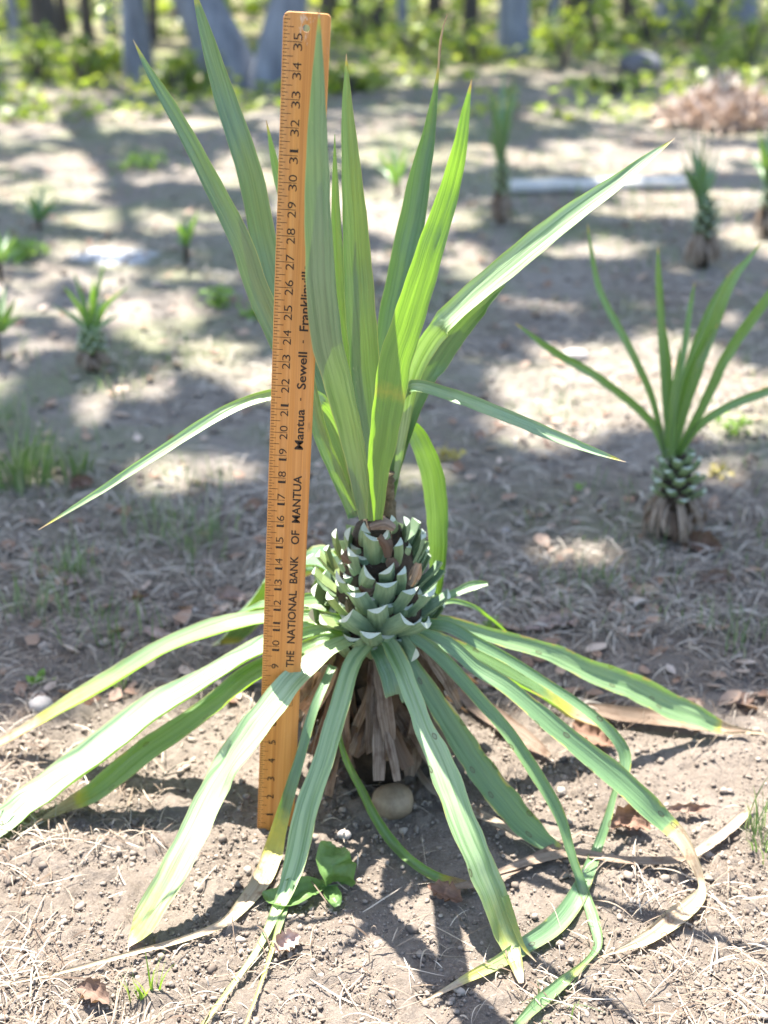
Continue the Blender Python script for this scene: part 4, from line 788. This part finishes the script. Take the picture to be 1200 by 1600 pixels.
B1 = [[(1040, 715, 9, 0), (1022, 665, 15, 0), (955, 604, 16, -0.02), (885, 561, 16, -0.05), (845, 535, 12, -0.07), (805, 505, 2, -0.08)],
      [(1040, 712, 9, 0), (1018, 618, 13, 0), (980, 538, 14, 0.0), (938, 457, 12, 0.02), (925, 400, 8, 0.03), (918, 350, 2, 0.03)],
      [(1044, 710, 9, 0), (1037, 590, 13, 0.02), (1032, 485, 14, 0.03), (1029, 430, 12, 0.03), (1028, 385, 2, 0.03)],
      [(1048, 710, 8, 0.02), (1056, 625, 12, 0.05), (1070, 540, 12, 0.08), (1080, 470, 8, 0.1), (1086, 440, 1, 0.1)],
      [(1050, 710, 10, 0), (1073, 607, 18, -0.01), (1105, 530, 22, -0.02), (1147, 433, 18, -0.03), (1170, 405, 10, -0.03), (1190, 378, 1, -0.03)],
      [(1052, 705, 9, 0.02), (1085, 590, 14, 0.05), (1115, 500, 12, 0.06), (1145, 420, 1, 0.08)],
      [(1055, 712, 9, 0), (1085, 660, 16, -0.02), (1112, 604, 19, -0.03), (1147, 537, 20, -0.04), (1200, 465, 18, -0.06), (1235, 420, 2, -0.07)],
      [(1058, 714, 8, 0), (1088, 670, 14, -0.02), (1130, 640, 16, -0.04), (1200, 612, 16, -0.06), (1250, 600, 2, -0.07)],
      [(1050, 712, 10, 0.0), (1062, 640, 15, 0.01), (1082, 560, 18, 0.02), (1112, 480, 14, 0.02), (1140, 425, 1, 0.02)],
      [(1052, 712, 10, -0.01), (1070, 640, 16, -0.02), (1092, 575, 18, -0.03), (1112, 530, 10, -0.03), (1122, 505, 1, -0.03)],
      [(1046, 712, 9, 0.01), (1046, 640, 13, 0.03), (1044, 560, 12, 0.04), (1040, 510, 1, 0.04)],
      [(1048, 712, 10, -0.02), (1052, 650, 15, -0.03), (1058, 590, 15, -0.03), (1062, 540, 1, -0.03)]]
small_yucca('smaller yucca with thin green leaves and white cut stubs at the right', (1050, 838), 715, B1, 0, 0.5, seed=2, wstem=74)
def fan(cx, cy, tips, w, dY=0.0):
    out = []; jr = random.Random(int(cx))
    tips = [(a + jr.uniform(-7, 7), b + jr.uniform(-12, 12)) for a, b in tips]; w = w * 0.8
    for k, (tx_, ty_) in enumerate(tips):
        mx, my = cx + (tx_ - cx) * jr.uniform(0.36, 0.52), cy + (ty_ - cy) * 0.56; out.append([(cx + (k - len(tips) / 2) * 1.2, cy, w * 0.5, 0), (cx + (tx_ - cx) * 0.22, cy + (ty_ - cy) * 0.3, w, dY + 0.02 * ((k % 3) - 1)), (mx, my, w * 1.05, 0.05 * ((k % 3) - 1)), (tx_, ty_, 1.0, 0.1 * ((k % 3) - 1))])
    return out
small_yucca('slim dark yucca with pale stem standing right of the plant crown in the far clearing', (782, 352), 262, fan(783, 262, [(765, 130), (775, 145), (783, 118), (798, 112), (805, 140), (818, 120), (760, 190)], 13), 0, 0.2, seed=3, wstem=26)
small_yucca('yucca with shaggy dark stem and short fan of leaves at the upper right', (1096, 418), 325, fan(1096, 325, [(1062, 232), (1075, 212), (1088, 205), (1100, 208), (1112, 214), (1122, 240), (1058, 262), (1130, 268)], 10), 0, 0.2, seed=4, wstem=42)
small_yucca('low yucca with dark base and one pale tip in the left middle distance', (147, 580), 522, fan(142, 522, [(98, 442), (115, 425), (130, 452), (150, 440), (170, 402), (160, 455), (208, 452), (85, 480), (190, 480)], 12), 0, 0.4, seed=5, wstem=40)
small_yucca('narrow small yucca left of the two long left leaves', (292, 414), 385, fan(292, 385, [(270, 340), (285, 330), (298, 322), (308, 335), (268, 362)], 11), 0, 0.5, False, seed=6, wstem=14)
small_yucca('pale bluish small yucca in the far left sunny clearing', (62, 360), 345, fan(60, 345, [(40, 300), (52, 288), (70, 292), (85, 300), (92, 315), (30, 318)], 11), 0, 0.2, False, seed=7, wstem=12)
small_yucca('faint thin yucca seen behind the crown of the large plant', (620, 305), 290, fan(620, 290, [(590, 235), (605, 222), (620, 215), (640, 228), (655, 240), (580, 255)], 9), 0, 0.4, False, seed=8, wstem=12)
small_yucca('dark yucca cut off by the right edge of the picture', (1200, 372), 290, fan(1200, 290, [(1180, 215), (1192, 195), (1205, 180), (1218, 195), (1232, 220), (1175, 250)], 14), 0, 0.3, seed=9, wstem=40)
small_yucca('small yucca at the left edge beyond the weed clump', (-2, 560), 520, fan(0, 520, [(-25, 470), (-8, 455), (8, 450), (22, 470), (35, 490)], 14), 0, 0.5, False, seed=10, wstem=18)
small_yucca('small pale yucca at the far left edge', (2, 440), 410, fan(2, 410, [(-20, 370), (-5, 355), (10, 350), (25, 372), (35, 385)], 11), 0, 0.3, False, seed=11, wstem=14)

# pale plank lying in the clearing
a = onground(795, 292, 0.02); b = onground(1068, 284, 0.02); v = (b - a); Ln = v.length; v.normalize(); s2 = Vector((-v.y, v.x, 0)).normalized()
V = []
nseg = 12
for i in range(nseg + 1):
    c = a + v * (Ln * i / nseg); c.z = gh1(c.x, c.y) + 0.012
    for dy, dz in ((-0.05, 0.0), (0.05, 0.0), (0.05, 0.022), (0.043, 0.026), (-0.043, 0.026), (-0.05, 0.022)): V.append(tuple(c + s2 * (dy * (1 + 0.05 * math.sin(i))) + Vector((0, 0, dz))))
Fc = [(i * 6 + j, i * 6 + (j + 1) % 6, (i + 1) * 6 + (j + 1) % 6, (i + 1) * 6 + j) for i in range(nseg) for j in range(6)] + [tuple(range(5, -1, -1)), tuple(nseg * 6 + j for j in range(6))]
o = mesh_obj('plank', V, Fc, simple_mat('bleached_wood', (0.48, 0.46, 0.42), (0.66, 0.64, 0.60), 14, 0.7, 0.3, 0.002, 0.3, (1, 12, 12)), smooth=False); tag(o, 'bleached plank lying flat in the far clearing between two yuccas', 'plank')

# brush pile
TW = island_mat('dry_twigs', [(0, (0.32, 0.22, 0.16)), (0.6, (0.52, 0.41, 0.33)), (1, (0.68, 0.60, 0.52))], 0.8)
g = onground(1128, 190); pile = empty('brush_pile', g); tag(pile, 'heap of pale dry twigs and leaves at the edge of the woods, upper right', 'brush pile')
s_ = depth(g) / F; n = 1500; r_ = np.random.default_rng(5); rr = np.sqrt(r_.random(n)) * 100 * s_; aa = r_.uniform(0, 6.28, n); hz = (1 - rr / (105 * s_)) * 55 * s_
X = g.x + rr * np.cos(aa); Y = g.y + rr * np.sin(aa); V, Fc = leaf_cards(X, Y, g.z + hz * (0.75 + 0.3 * r_.random(n)), r_.uniform(0.05, 0.22, n), 6, 0.4, 0.6); o = mesh_obj('twigs', V, Fc, TW); child(o, pile)
V = [(g.x, g.y, g.z + 44 * s_)] + [(g.x + 95 * s_ * math.cos(k * 0.3142), g.y + 95 * s_ * math.sin(k * 0.3142), g.z - 0.02) for k in range(20)]; o = mesh_obj('mound', V, [(0, 1 + k, 1 + (k + 1) % 20) for k in range(20)], TW); child(o, pile)

# ---------------------------------------------------------------- woods
BARK = simple_mat('bark', (0.15, 0.16, 0.19), (0.36, 0.38, 0.43), 5, 0.9, 0.8, 0.02, 0.2, (4, 4, 0.8))
BARKD = simple_mat('dark_bark', (0.06, 0.052, 0.048), (0.14, 0.12, 0.11), 5, 0.9, 0.8, 0.02, 0.2, (4, 4, 0.8))
CRN = island_mat('tree_foliage', [(0, (0.05, 0.10, 0.02)), (1, (0.10, 0.17, 0.035))], 0.5, 0.4, None, 0.35, [(0, (0.20, 0.38, 0.02)), (1, (0.36, 0.52, 0.05))])
SHR = island_mat('shrub_foliage', [(0, (0.11, 0.17, 0.03)), (0.6, (0.21, 0.28, 0.05)), (1, (0.36, 0.38, 0.10))], 0.45, 0.5, None, 0.4, [(0, (0.30, 0.44, 0.02)), (1, (0.55, 0.62, 0.08))])
def tube(path, radii, n=10):
    V = []; 
    for i, (p, r) in enumerate(zip(path, radii)):
        for j in range(n): a = 2 * math.pi * j / n; V.append((p[0] + r * math.cos(a) * (1 + 0.08 * math.sin(3 * a + i)), p[1] + r * math.sin(a), p[2]))
    Fc = [(i * n + j, i * n + (j + 1) % n, (i + 1) * n + (j + 1) % n, (i + 1) * n + j) for i in range(len(path) - 1) for j in range(n)]
    return V, Fc
TREES = [ # base px, py, width px, top lean (px per 100 px up), bark, height, crown centre offset (x,y), label
 (216, 132, 34, -5, BARK, 9, 'slender grey tree left of the tall leaves, nearest to the clearing'),
 (64, 82, 32, -4, BARKD, 10, 'dark brown tree near the left edge of the woods'),
 (366, 134, 66, -42, BARK, 11, 'thick bluish grey tree leaning left, partner of the one by the yardstick top'),
 (420, 136, 50, 26, BARK, 11, 'bluish grey tree leaning right just behind the top of the yardstick'),
 (812, 84, 36, -3, BARK, 10, 'bluish grey tree right of the plant crown'),
 (600, 42, 30, 1, BARKD, 10, 'dark tree in the middle of the woods behind the plant'),
 (905, 44, 36, 2, BARKD, 10, 'dark trunked tree between two grey ones on the right'),
 (1042, 60, 44, 3, BARK, 11, 'broad grey tree half hidden by shrubs behind the dark boulder'),
 (128, 60, 14, 1, BARKD, 8, 'thin tree between the two dark trees on the left'),
 (172, 52, 16, -2, BARK, 8, 'thin pale tree immediately left of the slender grey tree'),
 (34, 70, 12, 1, BARK, 8, 'very thin tree at the far left'),
 (744, 46, 18, 1, BARKD, 9, 'thin dark tree left of the bluish grey tree'),
 (1168, 40, 30, -4, BARK, 10, 'grey tree at the far right of the woods'),
 (280, 36, 20, 0, BARKD, 9, 'distant dark tree between the left grey trees'),
 (505, 34, 22, 1, BARKD, 9, 'distant dark tree just right of the yardstick top'),
 (975, 30, 18, 1, BARKD, 9, 'thin dark tree behind the boulder'),
 (560, 52, 14, 1, BARKD, 8, 'thin dark tree right of the yardstick among the shrubs'),
 (640, 60, 12, -3, BARK, 8, 'thin grey sapling leaning left behind the upright leaves'),
 (246, 66, 11, 2, BARKD, 8, 'very thin dark tree right of the slender grey tree'),
 (862, 58, 12, -2, BARK, 8, 'thin grey sapling between the bluish grey and the dark tree'),
 (1105, 52, 14, 2, BARKD, 8, 'thin dark tree above the brush pile'),
 (95, 48, 12, -2, BARKD, 8, 'thin dark sapling right of the dark brown tree'),
 (680, 30, 16, -2, BARKD, 9, 'thin distant tree above the dry leaf tip')]
roots = []
for k, (px, py, w, ln, bark, Ht, lab) in enumerate(TREES):
    g = onground(px, py); r = w * depth(g) / F / 2; rs_ = random.Random(k + 50)
    root = empty('tree', g); tag(root, lab, 'tree', 'trees at the edge of the woods')
    lx = ln / 100.0; path = []; rad_ = []
    for i in range(15):
        t = i / 14; z = Ht * t; sw = lx * min(z, 3) + lx * 0.3 * max(z - 3, 0)
        path.append((g.x + sw + 0.05 * math.sin(t * 7 + k), g.y + 0.05 * math.cos(t * 6 + k) , g.z - 0.05 + z)); rad_.append(r * (1 - 0.75 * t) * (1 + 0.6 * math.exp(-z * 5)))
    V, Fc = tube(path, rad_, 12); c = Vector(path[-3])
    for _ in range(9):
        i0 = rs_.randint(8, 13); p0 = Vector(path[i0]); a = rs_.uniform(0, 6.28); d = Vector((math.cos(a), math.sin(a), rs_.uniform(0.1, 0.9))).normalized(); l = rs_.uniform(1.5, 3.4)
        pth = [tuple(p0 + d * l * q + Vector((0, 0, 0.25 * math.sin(q * 3)))) for q in (0, 0.3, 0.65, 1)]; v2, f2 = tube(pth, [rad_[i0] * 0.55, rad_[i0] * 0.4, rad_[i0] * 0.25, 0.01], 6)
        k0 = len(V); V += v2; Fc += [tuple(q + k0 for q in f) for f in f2]
    o = mesh_obj('trunk', V, Fc, bark); child(o, root); roots.append((root, c, Ht))
# crowns: unseen leaves placed sunward of the shaded ground to cast its shade, with the gaps through which the sun reaches the clearing
CW = {k: [] for k in range(len(roots))}
n = 150000; Zc = RNG.uniform(5.2, 12.0, n); Yg = RNG.uniform(1.2, 16, n); Xg = RNG.uniform(-1, 1, n) * (1.2 + 0.36 * Yg)
dens = vn(Xg * 1.1 + 3, Yg * 1.1) + 0.5 * vn(Xg * 3, Yg * 3 + 9)
ok = (~sunlit(Xg, Yg)) & (RNG.random(n) < np.clip(0.42 + 1.0 * dens, 0.08, 0.95)) & (RNG.random(n) < 0.9)
Xc = Xg - SHX * Zc; Yc = Yg - SHY * Zc
Xc, Yc, Zc = Xc[ok], Yc[ok], Zc[ok]
top = np.array([r[1][:] for r in roots])
dist = (Xc[:, None] - top[None, :, 0]) ** 2 + (Yc[:, None] - top[None, :, 1]) ** 2 + 0.3 * (Zc[:, None] - top[None, :, 2]) ** 2
near_i = dist.argmin(1); kk = dist.min(1) < 34
Xc, Yc, Zc, near_i = Xc[kk], Yc[kk], Zc[kk], near_i[kk]
lim = 46000
if len(Xc) > lim: Xc, Yc, Zc, near_i = Xc[:lim], Yc[:lim], Zc[:lim], near_i[:lim]
print('crown leaves', len(Xc))
for k, (root, c, Ht) in enumerate(roots):
    q = near_i == k; m = int(q.sum()); ex = 250; r_ = np.random.default_rng(k)
    xe = np.r_[Xc[q], c.x + r_.normal(0, 1.0, ex)]; ye = np.r_[Yc[q], c.y + 2.5 + r_.normal(0, 1.0, ex)]; ze = np.r_[Zc[q], c.z + 1.5 + r_.normal(0, 0.9, ex)]
    V, Fc = leaf_cards(xe, ye, ze, r_.uniform(0.10, 0.22, len(xe)), 1.5, 0.3, 0.7); o = mesh_obj('crown', V, Fc, CRN); child(o, root)

# undergrowth shrubs
SH = [(60, 128, 70, 55, 'shrub at the left edge of the woods in front of the dark tree'), (130, 140, 60, 60, 'sunlit yellow green shrub between the dark tree and the slender grey tree'), (160, 120, 50, 46, 'bright yellow green shrub left of the slender grey tree'), (275, 150, 60, 55, 'leafy green shrub just right of the slender grey tree'),
      (310, 110, 40, 60, 'pale green shrub left of the leaning grey tree'), (395, 128, 22, 46, 'small bright shrub between the two leaning grey trees'), (545, 150, 60, 40, 'low green bush right of the yardstick top'), (640, 90, 70, 50, 'loose green shrub behind the upright leaves'),
      (740, 100, 50, 50, 'shrub left of the bluish grey tree'), (880, 110, 60, 70, 'dense green shrub right of the bluish grey tree'), (930, 80, 60, 70, 'bright green shrub in front of the dark trunked tree'), (1010, 70, 60, 60, 'shrub behind the dark boulder'), (1090, 70, 60, 70, 'shrub behind the brush pile'),
      (1170, 110, 60, 90, 'tall leafy shrub at the right edge beside the brush pile'), (20, 60, 50, 60, 'yellow green shrub at the far left of the woods'), (560, 70, 60, 60, 'shrub between the yardstick top and the middle dark tree'), (850, 50, 60, 60, 'far green shrub between the right hand trees'), (220, 60, 60, 50, 'far shrub behind the slender grey tree'), (960, 150, 60, 26, 'low green growth left of the brush pile')]
for k, (px, py, w, h, lab) in enumerate(SH):
    g = onground(px, py); s_ = depth(g) / F; root = empty('shrub', g); tag(root, lab, 'shrub', 'shrubs at the edge of the woods'); r_ = np.random.default_rng(k + 9)
    n = 150; cl = r_.normal(0, 1, (14, 3)); ci = r_.integers(0, 14, n)
    X = g.x + (cl[ci, 0] * 0.42 + r_.normal(0, 0.16, n)) * w * s_; Y = g.y + 0.2 + (cl[ci, 1] * 0.35 + r_.normal(0, 0.16, n)) * w * s_ ; Z = g.z + np.abs(cl[ci, 2] * 0.35 + 0.45 + r_.normal(0, 0.12, n)) * h * s_
    V, Fc = leaf_cards(X, Y, Z, r_.uniform(0.035, 0.085, n), 1.4, 0.3, 0.6); o = mesh_obj('foliage', V, Fc, SHR); child(o, root)
    V = []; Fc = []
    for q in range(7):
        a = r_.uniform(0, 6.28); e = Vector((math.cos(a) * w * s_ * 0.4, math.sin(a) * w * s_ * 0.4, h * s_ * 0.8)); v2, f2 = tube([tuple(g), tuple(g + e * 0.5 + Vector((0, 0, 0.05))), tuple(g + e)], [0.012, 0.008, 0.003], 5); k0 = len(V); V += v2; Fc += [tuple(i + k0 for i in f) for f in f2]
    o = mesh_obj('stems', V, Fc, BARKD); child(o, root)
# far woods
n = 16000; Y = 12.5 + 26 * RNG.random(n) ** 1.3; X = RNG.uniform(-1, 1, n) * (2 + 0.5 * Y); Z = RNG.random(n) ** 1.6 * (0.5 + (Y - 10) * 0.32) * (0.5 + 0.8 * RNG.random(n)); k = vn(X * 0.7, Y * 0.7) + 0.5 * vn(X * 2, Z * 2 + Y) > -0.12
X, Y, Z = X[k], Y[k], Z[k]; V, Fc = leaf_cards(X, Y, Z, 0.10 + 0.010 * Y * RNG.random(len(X)), 1.4, 0.3, 0.7); o = mesh_obj('far_woods', V, Fc, SHR); tag(o, 'sunlit green undergrowth of the far woods', 'woods', kind='stuff')
n = 6000; Y = 6.6 + 6.5 * RNG.random(n); X = RNG.uniform(-1, 1, n) * (0.6 + 0.34 * Y); Z = gh(X, Y) + 0.01 + 0.10 * RNG.random(n) ** 2; k = vn(X * 1.2 + 9, Y * 1.2) > -0.12
X, Y, Z = X[k], Y[k], Z[k]; V, Fc = leaf_cards(X, Y, Z, RNG.uniform(0.03, 0.08, len(X)), 1.4, 0.3, 0.5); o = mesh_obj('ground_cover', V, Fc, SHR); tag(o, 'low green plants over the woodland floor', 'ground cover', kind='stuff')
